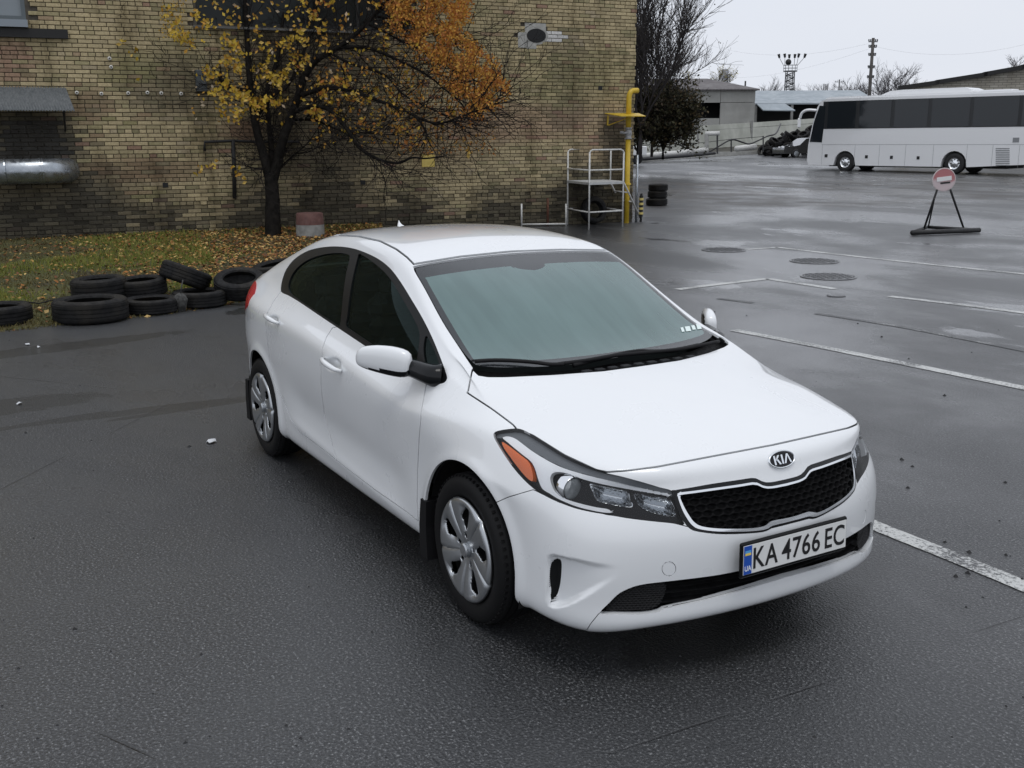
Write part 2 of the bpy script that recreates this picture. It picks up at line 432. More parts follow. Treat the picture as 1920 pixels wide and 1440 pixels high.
g = pocket(BV, BN); Vm = BV*[1, 0, 1]+np.stack([np.zeros(len(BV)), -np.abs(BV[:, 1]), np.zeros(len(BV))], 1); uvB = pj(Vm)
disp -= .034*sstep(-g, 0, .012)*(1-sstep(uvB[:, 0], 1036, 1165))
HANDLES = [((500, 590), (526, 608)), ((606, 670), (644, 697))]
BV = BV+BN*disp[:, None]; BN = vnormals(BV, BT)
for (u0, v0), (u1, v1) in HANDLES:
    c = Out([( (u0+u1)/2+ (10 if u0 < 550 else 15)*math.cos(a), (v0+v1)/2-1+(9.5 if u0 < 550 else 15)*math.sin(a)) for a in np.linspace(0, 6.2, 14)[:-1]], xr=(-3, 0))
    d = c(BV, BN); BV = BV-BN*(.013*sstep(-d, 0, .016))[:, None]
BN = vnormals(BV, BT)
body_bvh = BVHTree.FromPolygons([tuple(v) for v in BV], [tuple(t) for t in BT])
def hit(u, v, bvh=None):
    """point and normal of the car surface seen at a picture pixel"""
    d = Vector(ray(u, v)).normalized(); p, n, i, _ = (bvh or body_bvh).ray_cast(Vector(CPOS), d)
    return p, n

# ---- outlines traced from the photograph
A3 = dict(k=3, off=(430, 400)); B3 = dict(k=3, off=(900, 400)); D3 = dict(k=3, off=(1100, 720)); H5 = dict(k=5.053, off=(920, 780)); C3 = dict(k=3.31, off=(760, 760))
O = {}
O['dlo'] = Out([(288, 425), (297, 368), (322, 308), (370, 253), (440, 211), (520, 191), (610, 186), (700, 198), (780, 227), (850, 264), (910, 315), (965, 388), (1022, 480), (1087, 590), (1142, 700), (1187, 810), (1218, 895), (1224, 932), (1198, 957), (1130, 957), (1055, 932), (900, 836), (760, 744), (640, 664), (500, 571), (400, 503), (335, 464), (298, 447)], xr=(-3.1, .1), zr=(.8, 1.5), **A3)
gl_rear = [(330, 410), (345, 355), (385, 300), (450, 255), (540, 228), (620, 222), (668, 232), (675, 250), (655, 340), (640, 440), (630, 540), (622, 625), (612, 632), (560, 598), (480, 545), (400, 492), (345, 450)]
gl_front = [(722, 240), (735, 228), (790, 262), (850, 310), (905, 370), (960, 460), (1010, 545), (1052, 625), (1068, 680), (1062, 760), (1052, 830), (1040, 895), (1000, 868), (900, 800), (780, 722), (690, 660), (655, 632), (660, 580), (672, 480), (690, 370)]
gl_sail = [(1098, 700), (1110, 690), (1145, 755), (1180, 845), (1200, 905), (1190, 925), (1140, 925), (1118, 900), (1098, 830), (1090, 760)]
O['glr'] = Out(gl_rear, xr=(-3.1, .1), zr=(.8, 1.5), **A3)
O['glf'] = Out(gl_front, xr=(-3.1, .1), zr=(.8, 1.5), **A3)
O['gls'] = Out(gl_sail, xr=(-3.1, .1), zr=(.8, 1.5), **A3)
hood_rear = [(886, 692), (897, 703), (915, 706), (947, 706), (1033, 702), (1130, 695), (1205, 685), (1300, 663), (1363, 645), (1385, 635)]
O['screen'] = Out([(885, 688), (863, 655), (830, 604), (797, 543), (779, 512), (776, 503), (783, 497), (863, 484), (950, 475), (1030, 470), (1142, 466), (1200, 500), (1300, 570), (1400, 640)]+hood_rear[::-1][1:-1], xr=(-1.4, .3), zr=(.9, 1.45))
O['glass'] = Out([(889, 680), (864, 652), (832, 603), (799, 543), (782, 513), (780, 505), (786, 500), (863, 487), (950, 478), (1030, 473), (1142, 469), (1240, 530), (1345, 615), (1345, 625), (1250, 650), (1160, 668), (1060, 683), (960, 687), (905, 685)], xr=(-1.4, .3), zr=(.9, 1.45))
O['clear'] = Out([(800, 523), (803, 518), (880, 506), (955, 498), (962, 500), (985, 504), (1015, 505), (1036, 499), (1045, 488), (1183, 485), (1260, 560), (1320, 612), (1300, 625), (1220, 645), (1133, 661), (1030, 672), (940, 677), (895, 675), (880, 660), (850, 612), (820, 560)], xr=(-1.4, .3), zr=(.9, 1.45))
O['hood'] = Out([(886, 692), (881, 715), (877, 737), (923, 767), (950, 787), (963, 797), (969, 805), (999, 816), (1058, 853), (1118, 881), (1138, 885), (1180, 882), (1233, 875), (1333, 856), (1450, 834), (1533, 812), (1611, 787), (1560, 720), (1450, 660), (1385, 635)]+hood_rear[::-1][1:-1], False, xr=(-.5, 1))
O['head'] = Out([(28, 190), (45, 150), (110, 132), (180, 122), (250, 118), (310, 132), (400, 180), (550, 275), (700, 370), (850, 445), (1000, 510), (1100, 540), (1250, 575), (1450, 630), (1600, 675), (1722, 712), (1745, 800), (1790, 930), (1832, 1028), (1700, 1015), (1500, 995), (1300, 970), (1100, 935), (950, 910), (800, 875), (650, 820), (550, 775), (430, 705), (330, 620), (230, 510), (150, 400), (80, 290)], xr=(-.2, 1), **H5)
O['grille'] = Out([(478, 606), (495, 597), (600, 580), (700, 562), (850, 540), (930, 528), (960, 533), (990, 548), (1030, 553), (1100, 540), (1210, 513), (1260, 475), (1400, 418), (1530, 368), (1550, 450), (1537, 560), (1400, 690), (1250, 755), (1130, 791), (1040, 814), (1000, 832), (900, 842), (750, 845), (620, 830), (575, 810), (545, 772), (515, 715)], xr=(.3, 1), **D3)
O['chr_o'] = Out([(508, 622), (520, 611), (600, 601), (700, 587), (850, 566), (930, 553), (960, 557), (990, 572), (1030, 576), (1100, 563), (1210, 538), (1260, 500), (1400, 440), (1525, 390), (1535, 450), (1520, 555), (1390, 680), (1250, 740), (1130, 774), (1045, 795), (1000, 818), (900, 828), (750, 829), (635, 816), (592, 794), (562, 755), (533, 700)], xr=(.3, 1), **D3)
O['chr_i'] = Out([(522, 632), (532, 623), (600, 614), (700, 600), (850, 579), (930, 566), (960, 570), (990, 584), (1030, 588), (1100, 576), (1210, 551), (1265, 512), (1400, 453), (1512, 405), (1520, 450), (1505, 550), (1380, 665), (1245, 722), (1130, 752), (1040, 770), (990, 800), (900, 812), (750, 813), (648, 801), (604, 778), (576, 742), (547, 692)], xr=(.3, 1), **D3)
O['intake'] = Out([(72, 1292), (130, 1228), (180, 1180), (250, 1145), (330, 1125), (500, 1105), (700, 1080), (840, 1055), (1100, 1000), (1300, 930), (1440, 875), (1640, 765), (1610, 880), (1540, 937), (1300, 1022), (1100, 1092), (900, 1152), (700, 1206), (550, 1238), (450, 1258), (400, 1282), (300, 1295), (150, 1294)], xr=(.3, 1), zr=(.1, .6), **D3)
O['fogm'] = Out([(110, 1280), (150, 1232), (195, 1190), (260, 1158), (340, 1140), (440, 1132), (455, 1150), (440, 1210), (400, 1262), (330, 1278), (200, 1284)], xr=(.3, 1), zr=(.1, .6), **D3)
O['slot'] = Out([(918, 955), (940, 950), (966, 962), (970, 1020), (957, 1130), (922, 1222), (905, 1205), (895, 1100), (900, 1000)], xr=(.3, 1), **C3)
O['tow'] = Out([(463+39*math.cos(a), 1040+40*math.sin(a)) for a in np.linspace(0, 2*math.pi, 17)[:-1]], xr=(.3, 1), **D3)
O['tail'] = Out([(478, 526), (481, 538), (475, 558), (466, 573), (457, 584), (436, 596), (425, 560), (440, 530), (462, 523)], xr=(-3.8, -2.95), zr=(.8, 1.2))
O['fdoor'] = Out([(640, 612), (624, 614), (612, 632), (605, 652), (602, 682), (602, 720), (604, 745), (608, 775), (616, 808), (632, 864), (650, 878), (700, 916), (760, 958), (784, 977), (782, 940), (783, 880), (786, 820), (790, 770), (797, 733), (801, 714), (760, 690), (690, 640)], False, xr=(-1.9, -.2), zr=(.15, 1.06))
O['rdoor'] = Out([(640, 612), (624, 614), (612, 632), (605, 652), (602, 682), (602, 720), (604, 745), (608, 775), (616, 808), (632, 864), (607, 843), (573, 818), (558, 806), (546, 787), (533, 755), (518, 727), (508, 695), (505, 673), (502, 643), (498, 610), (500, 590), (512, 566), (527, 546), (560, 555)], False, xr=(-2.9, -1), zr=(.15, 1.08))
O['bumper'] = Out([(900, 952), (926, 944), (953, 932), (1000, 918), (1049, 942), (1138, 965), (1260, 980), (1300, 990), (1480, 960), (1700, 880), (1750, 1250), (900, 1250), (940, 1050)], False, xr=(.2, 1.1))
O['lip'] = Out([(1100, 1182), (1107, 1170), (1124, 1149), (1200, 1151), (1250, 1140), (1333, 1122), (1400, 1104), (1467, 1083), (1650, 1000), (1700, 1250), (1100, 1250)], False, xr=(.4, 1.1))
O['roof'] = Out([(776, 495), (763, 482), (743, 467), (713, 452), (673, 443), (625, 440), (560, 455), (560, 380), (1150, 380), (1150, 464), (1030, 467), (950, 472), (863, 481)], False, xr=(-2.6, -.9), zr=(1.2, 1.5))
def arch(hx, r, zc):
    return lambda V, N: np.where((np.abs(V[:, 1]) > .5), np.hypot((V[:, 0]-hx), (V[:, 2]-zc))-r, 99.)
ARF, ARR = arch(0.0, .362, HUBZ+.012), arch(-2.7, .352, HUBZ+.01)
def rear_glass(V, N):
    q = np.stack([V[:, 0], np.abs(V[:, 1])], 1)
    P = spline([(-2.52, .0), (-2.54, .38), (-2.60, .455), (-2.78, .485), (-3.0, .52), (-3.1, .49), (-3.14, .3), (-3.15, 0), (-3.15, -.2), (-2.8, -.3), (-2.52, -.2)], 6, True)
    f = sdist(q, P); return np.where((V[:, 2] > 1.05), f, 99.)
V, N, T = BV, BN, BT
GAP = .0021
for nm in ('dlo', 'glr', 'glf', 'gls', 'screen', 'glass', 'clear', 'head', 'grille', 'chr_o', 'chr_i', 'intake', 'fogm', 'slot', 'tail'):
    V, N, T = cut(V, N, T, O[nm](V, N))
for fn in (ARF, ARR, rear_glass): V, N, T = cut(V, N, T, fn(V, N))
GAPS = dict(hood=.0034, fdoor=.0018, rdoor=.0018, bumper=.0016, lip=.0014, tow=.001, roof=.005)
for nm, w in GAPS.items():
    for s in (w, -w): V, N, T = cut(V, N, T, O[nm](V, N)+s)
cen = V[T].mean(1); cn = N[T].sum(1); cn /= np.linalg.norm(cn, axis=1)[:, None]
D = {k: o(cen, cn) for k, o in O.items()}
D['arch'] = np.minimum(ARF(cen, cn), ARR(cen, cn)); D['rglass'] = rear_glass(cen, cn)
lab = np.full(len(T), 'shell', dtype='<U8')
def put(name, m):
    lab[m & (lab == 'shell')] = name
put('hole', D['arch'] < 0)
put('glr', (D['glr'] < 0) & (D['dlo'] < 0)); put('glf', (D['glf'] < 0) & (D['dlo'] < 0)); put('gls', (D['gls'] < 0) & (D['dlo'] < 0)); put('dlo', D['dlo'] < 0)
put('clear', (D['clear'] < 0) & (D['glass'] < 0)); put('frit', D['glass'] < 0); put('cowl', D['screen'] < 0)
put('head', D['head'] < 0)
put('gr_in', D['chr_i'] < 0); put('gr_ch', D['chr_o'] < 0); put('gr_bl', D['grille'] < 0)
put('fogm', (D['fogm'] < 0) & (D['intake'] < 0)); put('intake', D['intake'] < 0); put('slot', D['slot'] < 0); put('tail', D['tail'] < 0); put('rglass', D['rglass'] < 0)
for nm, w in GAPS.items(): put('gap', np.abs(D[nm]) < w)
put('towc', D['tow'] < 0); put('hood', D['hood'] < 0); put('fdoor', D['fdoor'] < 0); put('rdoor', D['rdoor'] < 0)
put('lip', D['lip'] < 0); put('bumper', D['bumper'] < 0); put('roof', D['roof'] < 0)
near = cen[:, 1] < 0

# ---- car materials
m_white = mat('car_white_paint', (.80, .82, .835), .28, 0, .5, 1, .03)
n_, l_ = nodes(m_white); co_ = coords(n_)
fd = noise(n_, l_, co_, 3.0, 5); link_b(m_white, Roughness=mrange(n_, l_, fd, .3, .7, .26, .36))
m_gap = mat('car_gap_black', (.01, .011, .012), .8)
m_trim = mat('car_black_trim', (.006, .0065, .007), .35, 0, .18)
m_gloss = mat('car_gloss_black', (.005, .006, .007), .12, 0, .3)
m_rubber = mat('car_black_rubber', (.008, .008, .009), .6, 0, .2)
m_plast = noisy('car_black_plastic', (.004, .004, .0045), (.008, .008, .0085), 30, .6, spec=.06)
m_chrome = mat('car_chrome', (.82, .84, .86), .09, 1)
m_silver = mat('car_wheel_silver', (.46, .48, .50), .28, .9)
m_inter = mat('car_interior_grey', (.02, .021, .023), .85, 0, .2)
m_seat = mat('car_seat_cloth', (.13, .13, .135), .9)
m_amber = mat('car_amber', (.85, .17, .015), .25, 0, .5, .6)
m_red = mat('car_tail_red', (.42, .008, .016), .2, 0, .3, .15)
m_under = mat('car_underbody', (.006, .006, .006), .9)
def glass_mat(name, tint, haze, haze_col, rough=.02, drops=False, ior=1.5, refl=(1, 1, 1)):
    """pane with tint, surface reflection and a diffuse film (mist, painted sky sheen) / rain drops"""
    m = bpy.data.materials.new(name); m.use_nodes = True; n, l = nodes(m); n.clear()
    out = n.new('ShaderNodeOutputMaterial'); tr = n.new('ShaderNodeBsdfTransparent'); tr.inputs[0].default_value = (*tint, 1)
    gl = n.new('ShaderNodeBsdfGlossy'); gl.inputs['Roughness'].default_value = rough; gl.inputs[0].default_value = (*refl, 1)
    fr = n.new('ShaderNodeFresnel'); fr.inputs[0].default_value = ior
    df = n.new('ShaderNodeBsdfDiffuse'); df.inputs[0].default_value = (*haze_col, 1)
    co = coords(n); 
    h = mrange(n, l, noise(n, l, mapping(n, l, co, (1, 1, .8)), 1.6, 3), .25, .75, haze*.92, min(1, haze*1.08)); h = math_(n, l, 'MULTIPLY', h, mrange(n, l, noise(n, l, mapping(n, l, co, (1.2, 9, 1.2)), 1.5, 4), .3, .7, .93, 1.05))
    if drops:
        v = voron(n, l, co, 60); v2 = voron(n, l, co, 140)
        nn = noise(n, l, co, 4, 4)
        d1 = math_(n, l, 'MULTIPLY', mrange(n, l, v, .10, .20, 1, 0), mrange(n, l, nn, .42, .6, 0, 1))
        d2 = math_(n, l, 'MULTIPLY', mrange(n, l, v2, .12, .25, .6, 0), mrange(n, l, nn, .35, .6, 0, 1))
        dd = math_(n, l, 'MAXIMUM', d1, d2)
        bp = bump(n, l, dd, .6, .002)
        l.new(bp, gl.inputs['Normal']); h = math_(n, l, 'MAXIMUM', h, math_(n, l, 'MULTIPLY', dd, drops))
    m1 = n.new('ShaderNodeMixShader'); l.new(h, m1.inputs[0]); l.new(tr.outputs[0], m1.inputs[1]); l.new(df.outputs[0], m1.inputs[2])
    m2 = n.new('ShaderNodeMixShader'); l.new(fr.outputs[0], m2.inputs[0]); l.new(m1.outputs[0], m2.inputs[1]); l.new(gl.outputs[0], m2.inputs[2])
    l.new(m2.outputs[0], out.inputs[0]); MATS[name] = m; return m
m_ws = glass_mat('windscreen_mist_sky', (.50, .60, .58), .46, (.275, .41, .405), .03, 0, 1.45)  # diffuse teal film: mist, with the sky's reflection put into its colour
m_frit = glass_mat('windscreen_frit', (.10, .11, .12), .75, (.05, .055, .06), .04, .12)
m_sideg = glass_mat('side_window_rain', (.20, .25, .235), .03, (.05, .07, .07), .02, .55, 1.3, (.42, .56, .54))
m_lens = glass_mat('headlamp_lens', (.96, .97, .98), .004, (.5, .5, .5), .02, 0, 1.3)

CAR = empty('car', (0, 0, 0), 0, 'white four-door car with a front number plate, parked in the foreground on wet asphalt', 'car')
def part(name, lb, material, off=0, skirt=0, m=None, parent=CAR, flip=False):
    k = (lab == lb) if m is None else m
    return shell(name, *sub(V, N, T, k), material, parent, off, skirt, flip)
part('body', 'shell', m_white, 0, .012)
part('hood', 'hood', m_white, 0, .012); part('roof', 'roof', m_white, 0, .01)
BUMP = part('front_bumper', 'bumper', m_white, 0, .012); part('bumper_lip', 'lip', m_white, .002, .03, parent=BUMP); 
for s in (1, 0): part('tow_cover', 'towc', m_white, -.001, .006, (lab == 'towc') & (near == bool(s)), parent=BUMP)
DOORS = {}
for lb, nm in (('fdoor', 'front_door'), ('rdoor', 'rear_door')):
    for s in (1, 0): DOORS[lb, s] = part(nm, lb, m_white, 0, .012, (lab == lb) & (near == bool(s)))
part('panel_gap', 'gap', m_gap, -.009)
part('rear_window', 'rglass', m_sideg, -.004); 
for s in (1, 0):
    k = near == bool(s)
    tr_ = part('window_trim', 'dlo', m_trim, -.002, .012, (lab == 'dlo') & k)
    for g_ in ('glr', 'glf', 'gls'): part('side_window', g_, m_sideg, -.009, 0, (lab == g_) & k)
    part('tail_light', 'tail', m_red, .003, .02, (lab == 'tail') & k)
WS = part('windscreen', 'clear', m_ws, -.004)
part('screen_border', 'frit', m_frit, -.004, parent=WS)
part('cowl', 'cowl', m_plast, -.03)
# belt strip under the side glass: bright wet highlight line
# headlights: clear lens on the body surface, lamp parts inside
hv, hn, ht = sub(V, N, T, lab == 'head')
HSUB = {}
HSUB['amber'] = Out([(105, 245), (150, 268), (230, 328), (300, 383), (355, 430), (387, 500), (402, 590), (387, 618), (330, 572), (250, 477), (180, 382), (125, 302)], xr=(-.2, 1), **H5)
HSUB['drl'] = Out([(112, 208), (160, 193), (230, 213), (300, 263), (400, 338), (550, 428), (700, 498), (900, 558), (1100, 608), (1300, 658), (1500, 700), (1682, 737), (1680, 757), (1500, 727), (1300, 692), (1100, 655), (950, 620), (850, 590), (750, 550), (650, 530), (590, 540), (565, 580), (570, 630), (600, 700), (650, 755), (720, 790), (850, 830), (1000, 865), (1100, 880), (1152, 908), (1100, 917), (950, 892), (800, 852), (650, 790), (560, 735), (490, 690), (450, 600), (420, 500), (380, 430), (300, 365), (220, 300), (150, 240)], xr=(-.2, 1), n=4, **H5)
HSUB['ref1'] = Out([(955, 650), (1080, 665), (1285, 712), (1320, 790), (1345, 862), (1230, 858), (1090, 830), (1010, 800), (975, 720)], xr=(-.2, 1), **H5)
HSUB['ref2'] = Out([(1362, 735), (1500, 760), (1690, 800), (1735, 945), (1600, 935), (1480, 900), (1400, 845)], xr=(-.2, 1), **H5)
HSUB['bowl'] = Out([(575, 560), (640, 540), (760, 560), (900, 605), (940, 640), (930, 720), (980, 830), (850, 815), (740, 785), (660, 745), (600, 680)], xr=(-.2, 1), **H5)
m_hbl = mat('headlamp_black', (.005, .005, .006), .3, 0, .2); m_hgr = mat('headlamp_grey', (.13, .14, .15), .4)
m_drl = mat('headlamp_white_bezel', (.90, .91, .92), .35, 0, .5)
m_refl = mat('headlamp_reflector', (.50, .52, .54), .10, 1); n_, l_ = nodes(m_refl)
link_b(m_refl, Normal=bump(n_, l_, noise(n_, l_, mapping(n_, l_, coords(n_), (60, 90, 16)), 1.0, 1), .35, .01))
upper = lambda c: c
for s in (1, 0):
    k = (lab == 'head') & (near == bool(s)); a, b, c = sub(V, N, T, k)
    HL = shell('headlight', a, b, c, m_lens, CAR, 0, .045)
    HL.data.materials.append(m_hbl)
    nt = len(c); mi = [0]*nt+[1]*(len(HL.data.polygons)-nt); HL.data.polygons.foreach_set('material_index', mi)
    DEP = dict(amber=.010, drl=.008, ref1=.036, ref2=.036, bowl=.040, shelf=.020, hous=.030)
    for q, f in HSUB.items(): a, b, c = cut(a, b, c, f(a-b*DEP[q], b))
    ce = a[c].mean(1); bn = b[c].mean(1); bn /= np.linalg.norm(bn, axis=1)[:, None]; dd = {q: f(ce-bn*DEP[q], bn) for q, f in HSUB.items()}
    l2 = np.full(len(c), 'hous', dtype='<U6')
    for q in ('amber', 'drl', 'ref1', 'ref2', 'bowl'): l2[(dd[q] < 0) & (l2 == 'hous')] = q
    # grey upper shelf above the white bezel
    cs = ce-bn*.018; uvc = pj(np.stack([cs[:, 0], -np.abs(cs[:, 1]), cs[:, 2]], 1)); hx_ = (uvc-np.array(H5['off']))*5.053
    xs = [0, 115, 230, 400, 700, 1100, 1500, 1720]; ys = [215, 205, 213, 338, 498, 608, 700, 760]
    l2[(l2 == 'hous') & (hx_[:, 1] < np.interp(hx_[:, 0], xs, ys))] = 'shelf'
    a2 = a-b*.028
    for q, nm, mm, sk in (('hous', 'lamp_housing', m_hbl, 0), ('shelf', 'lamp_shelf', m_hgr, .01), ('amber', 'side_marker', m_amber, .02), ('drl', 'lamp_bezel', m_drl, .02), ('ref1', 'reflector', m_refl, 0), ('ref2', 'reflector', m_refl, 0), ('bowl', 'lamp_bowl', m_hbl, 0)):
        if q in ('ref1', 'ref2'):
            pa, pb, pc = refine(*sub(a, b, c, l2 == q), 1); de = HSUB[q](pa-pb*DEP[q], pb); shell(nm, pa-pb*(DEP[q]-.012+.035*sstep(-de, 0, .028))[:, None], pb, pc, mm, HL, 0, 0, own_normals=True)
        else: shell(nm, *sub(a, b, c, l2 == q), mm, HL, -DEP[q], sk)
    # projector
    hb = BVHTree.FromPolygons([tuple(v*[1, -1 if s == 0 else 1, 1]) for v in a2], [tuple(t) for t in c])
    u, v_ = 775/5.053+920, 690/5.053+780; p, nn = hit(u, v_, hb)
    if p is not None:
        p = p+Vector((-.012, 0, 0)); p.y = p.y if s else -p.y
        mb = MB(); mb.lathe([(.050, -.02), (.050, .016), (.046, .022), (.041, .020), (.040, -.02)], 28, axis='x'); pr = mb.build('projector_ring', m_chrome, HL, angle=40); pr.location = p
        mb = MB(); mb.lathe([(.041*math.sin(t), .022+.020*math.cos(t)-.012) for t in np.linspace(0.02, 1.57, 9)][::-1], 28, axis='x')
        pl = mb.build('projector_lens', mat('projector_glass', (.25, .27, .28), .03, .0, .9, 1, .01), HL, True); pl.location = p
# grille
part('grille_surround', 'gr_bl', m_gloss, -.002, .02)
part('grille_chrome', 'gr_ch', m_chrome, .004, .02)
a, b, c = sub(V, N, T, lab == 'gr_in'); a, b, c = refine(a, b, c, 2)
zz = a[:, 2]/.021; row = np.floor(zz); yy = a[:, 1]/.040+.5*(row % 2); cy = yy-np.floor(yy)-.5; cz = zz-row-.5
e = np.hypot(cy*1.05, cz*1.0); h = .013*sstep(.5-e, .02, .16)
shell('grille_mesh', a-b*(.010+h)[:, None], b, c, m_plast, CAR, 0, 0, own_normals=True)
# lower intake
a, b, c = sub(V, N, T, lab == 'intake'); a, b, c = refine(a, b, c, 1)
zz = a[:, 2]/.035; cz = zz-np.floor(zz)-.5; h = .022*sstep(.5-np.abs(cz), .05, .2)
shell('air_intake', a-b*(.022+h)[:, None], b, c, m_plast, BUMP, 0, 0, own_normals=True)
for s in (1, 0):
    kk = near == bool(s); a, b, c = sub(V, N, T, (lab == 'fogm') & kk); a, b, c = refine(a, b, c, 2)
    zz = a[:, 2]/.0085; row = np.floor(zz); yy = a[:, 1]/.014+.5*(row % 2); cy = yy-np.floor(yy)-.5; cz = zz-row-.5
    h = .005*sstep(.5-np.hypot(cy, cz), .0, .2)
    shell('fog_lamp_mesh', a-b*(.014+h)[:, None], b, c, mat('fog_mesh', (.012, .012, .013), .5, 0, .2), BUMP, 0, 0, own_normals=True)
    part('intake_floor', '', m_gap, -.04, 0, (lab == 'fogm') & kk, parent=BUMP)
    part('bumper_vent', '', m_gap, -.03, 0, (lab == 'slot') & kk, parent=BUMP)
# cabin lining, floor, wheel wells
k = np.isin(lab, ['shell', 'roof', 'fdoor', 'rdoor', 'hood', 'dlo']) & (cen[:, 2] > .5)
part('cabin_lining', '', m_inter, -.03, 0, k)
mb = MB(); mb.box((-1.35, 0, .24), (4.0, 1.2, .1)); mb.box((-1.35, 0, .24), (1.9, 1.5, .1)); mb.box((.62, 0, .3), (.25, 1.1, .2)); mb.build('underbody', m_under, CAR)
for hx in (0, -2.7):
    for s in (-1, 1):
        mb = MB(); mb.lathe([(.385, s*.50), (.385, s*.835)], 20, (hx, 0, HUBZ+.012), 'y', -.35, math.pi+.35); mb.lathe([(0, s*.50), (.385, s*.50)], 20, (hx, 0, HUBZ+.012), 'y', -.35, math.pi+.35); mb.build('wheel_well', m_under, CAR)
# mud flaps behind the wheels
def prism_y(mb, poly, y0, y1):
    n = len(poly); mb.add([(x, y0, z) for x, z in poly]+[(x, y1, z) for x, z in poly], [tuple(range(n)), tuple(range(n, 2*n))[::-1]]+[(i, n+i, n+(i+1) % n, (i+1) % n) for i in range(n)])
for s in (-1, 1):
    for hx, w_ in ((0, .872), (-2.7, .845)):
        mb = MB(); prism_y(mb, [(hx-.380, .42), (hx-.325, .42), (hx-.335, .30), (hx-.325, .15), (hx-.40, .15), (hx-.40, .30)], s*(w_-.17), s*(w_+.012)); mb.build('mud_flap', m_rubber, CAR)
# wheels
def wheel():
    root = bpy.data.objects.new('wheel', None); COL.objects.link(root); root.empty_display_size = .1
    W2 = .1025; prof = []
    ro, ri = .312, .212
    prof = [(ri-.004, -.075), (ri, -.085), (.235, -W2+.004), (.268, -W2), (.288, -W2+.006), (.303, -.082), (ro-.003, -.07)]
    for yg in (-.045, -.01, .025): prof += [(ro, yg-.022), (ro, yg-.005), (ro-.007, yg-.003), (ro-.007, yg+.003), (ro, yg+.005)]
    prof += [(ro, .05), (ro-.003, .07), (.303, .082), (.268, W2), (.235, W2-.004), (ri, .085), (ri-.004, .0)]
    mb = MB(); mb.lathe(prof, 64, axis='y')
    for k in range(64):   # shoulder blocks
        a = 2*math.pi*k/64
        mb.box((.304*math.cos(a), -.080, .304*math.sin(a)), (.006, .016, .012), M=Matrix.Rotation(-a, 3, 'Y'))
    mb.build('tyre', mat('tyre_rubber', (.008, .008, .0085), .6, 0, .2), root, angle=50)
    mb = MB(); mb.lathe([(.21, -.06), (.205, -.03), (.195, .05)], 48, axis='y'); mb.lathe([(.0, -.028), (.2, -.026)], 48, axis='y')
    mb.build('rim_barrel', mat('rim_dark', (.02, .02, .021), .5), root, True)
    # wheel cover: polar height field with ten openings
    nr, na = 26, 200; vs = []; ok = []
    for i in range(nr+1):
        r = .03+(.213-.03)*i/nr
        for j in range(na):
            a = 2*math.pi*j/na; q = (a*5/(2*math.pi)) % 1.0; d = min(q, 1-q)*2*math.pi/5      # angle from spoke centre
            tw = (r-.1)*.9; q2 = ((a+tw)*5/(2*math.pi)) % 1.0; d2 = abs(q2-.5)*2*math.pi/5     # angle from gap centre (twisted)
            h = -.100+.018*sstep(np.array(r), .05, .18)*0-.004
            spoke = math.exp(-(d2/.20)**2)          # gap valley
            y = -.082-.022*math.sin(min(1, max(0, (r-.03)/.18))*math.pi*.55)+.016*spoke*sstep(np.array(r), .06, .12)*(1-sstep(np.array(r), .185, .205))
            q3 = ((a+tw*.4)*5/(2*math.pi)) % 1.0; d3 = min(q3, 1-q3)*2*math.pi/5
            y += .008*math.exp(-(d3/.05)**2)*sstep(np.array(r), .05, .1)                      # groove down the spoke
            if r > .203: y += .010*(r-.203)/.01
            vs.append((r*math.cos(a), float(y), r*math.sin(a)))
            hole = False
            # big teardrop per gap
            g = ((d2*r)/(.021+.013*sstep(np.array(r), .11, .165)))**2+((r-.138)/.050)**2 < 1
            g2 = (d3*r/.009)**2+((r-.150)/.030)**2 < 1
            lug = ((r-.062)/.010)**2+(d2*r/.011)**2 < 1
            ok.append(not (g or g2*0 or lug))
    fs = []
    for i in range(nr):
        for j in range(na):
            j2 = (j+1) % na; q = (i*na+j, i*na+j2, (i+1)*na+j2, (i+1)*na+j)
            if sum(ok[t] for t in q) >= 3: fs.append(q)
    cov = mobj('wheel_cover', vs, fs, m_silver, root, True)
    md = cov.modifiers.new('t', 'SOLIDIFY'); md.thickness = .008; md.offset = -1
    mb = MB(); mb.lathe([(.0, -.112), (.024, -.111), (.030, -.106), (.031, -.085)], 28, axis='y'); mb.build('centre_cap', m_silver, root, angle=35)
    for q in range(5):
        a = 2*math.pi*(q+.5)/5; MB().lathe([(.0, -.085), (.008, -.085), (.009, -.06)], 8, (.062*math.cos(a), 0, .062*math.sin(a)), 'y').build('lug_nut', m_chrome, root)
    return root
wh = wheel(); wh.parent = CAR
ws_ = [wh]+[copy_tree(wh, CAR) for _ in range(3)]
for o, (x, s, a, st) in zip(ws_, ((0, 1, .35, 0), (-2.7, 1, 1.1, 0), (0, -1, .3, 0), (-2.7, -1, .8, 0))):
    o.matrix_local = Matrix.Translation((x, -s*.768, HUBZ)) @ Matrix.Rotation(0 if s > 0 else math.pi, 4, 'Z') @ Matrix.Rotation(a, 4, 'Y')
# door handles
for (u0, v0), (u1, v1) in HANDLES:
    p0, n0 = hit(u0+2, v0+1); p1, n1 = hit(u1-2, v1-1)
    for s in (1, -1):
        pts = []
        for t in np.linspace(0, 1, 9):
            p = p0.lerp(p1, t); p = p+n0*(.012+.024*math.sin(math.pi*min(1, max(0, t)))**.5-.010*(t < .02)-.006*(t > .98)); pts.append(p)
        rr = [.006]+[.0115+.003*math.sin(math.pi*t) for t in np.linspace(0, 1, 7)]+[.008]
        mb = MB(); mb.tube([(p.x, p.y*s, p.z) for p in pts], rr, 12)
        mb.build('door_handle', m_white, DOORS['fdoor' if u0 > 550 else 'rdoor', 1 if s > 0 else 0], True)
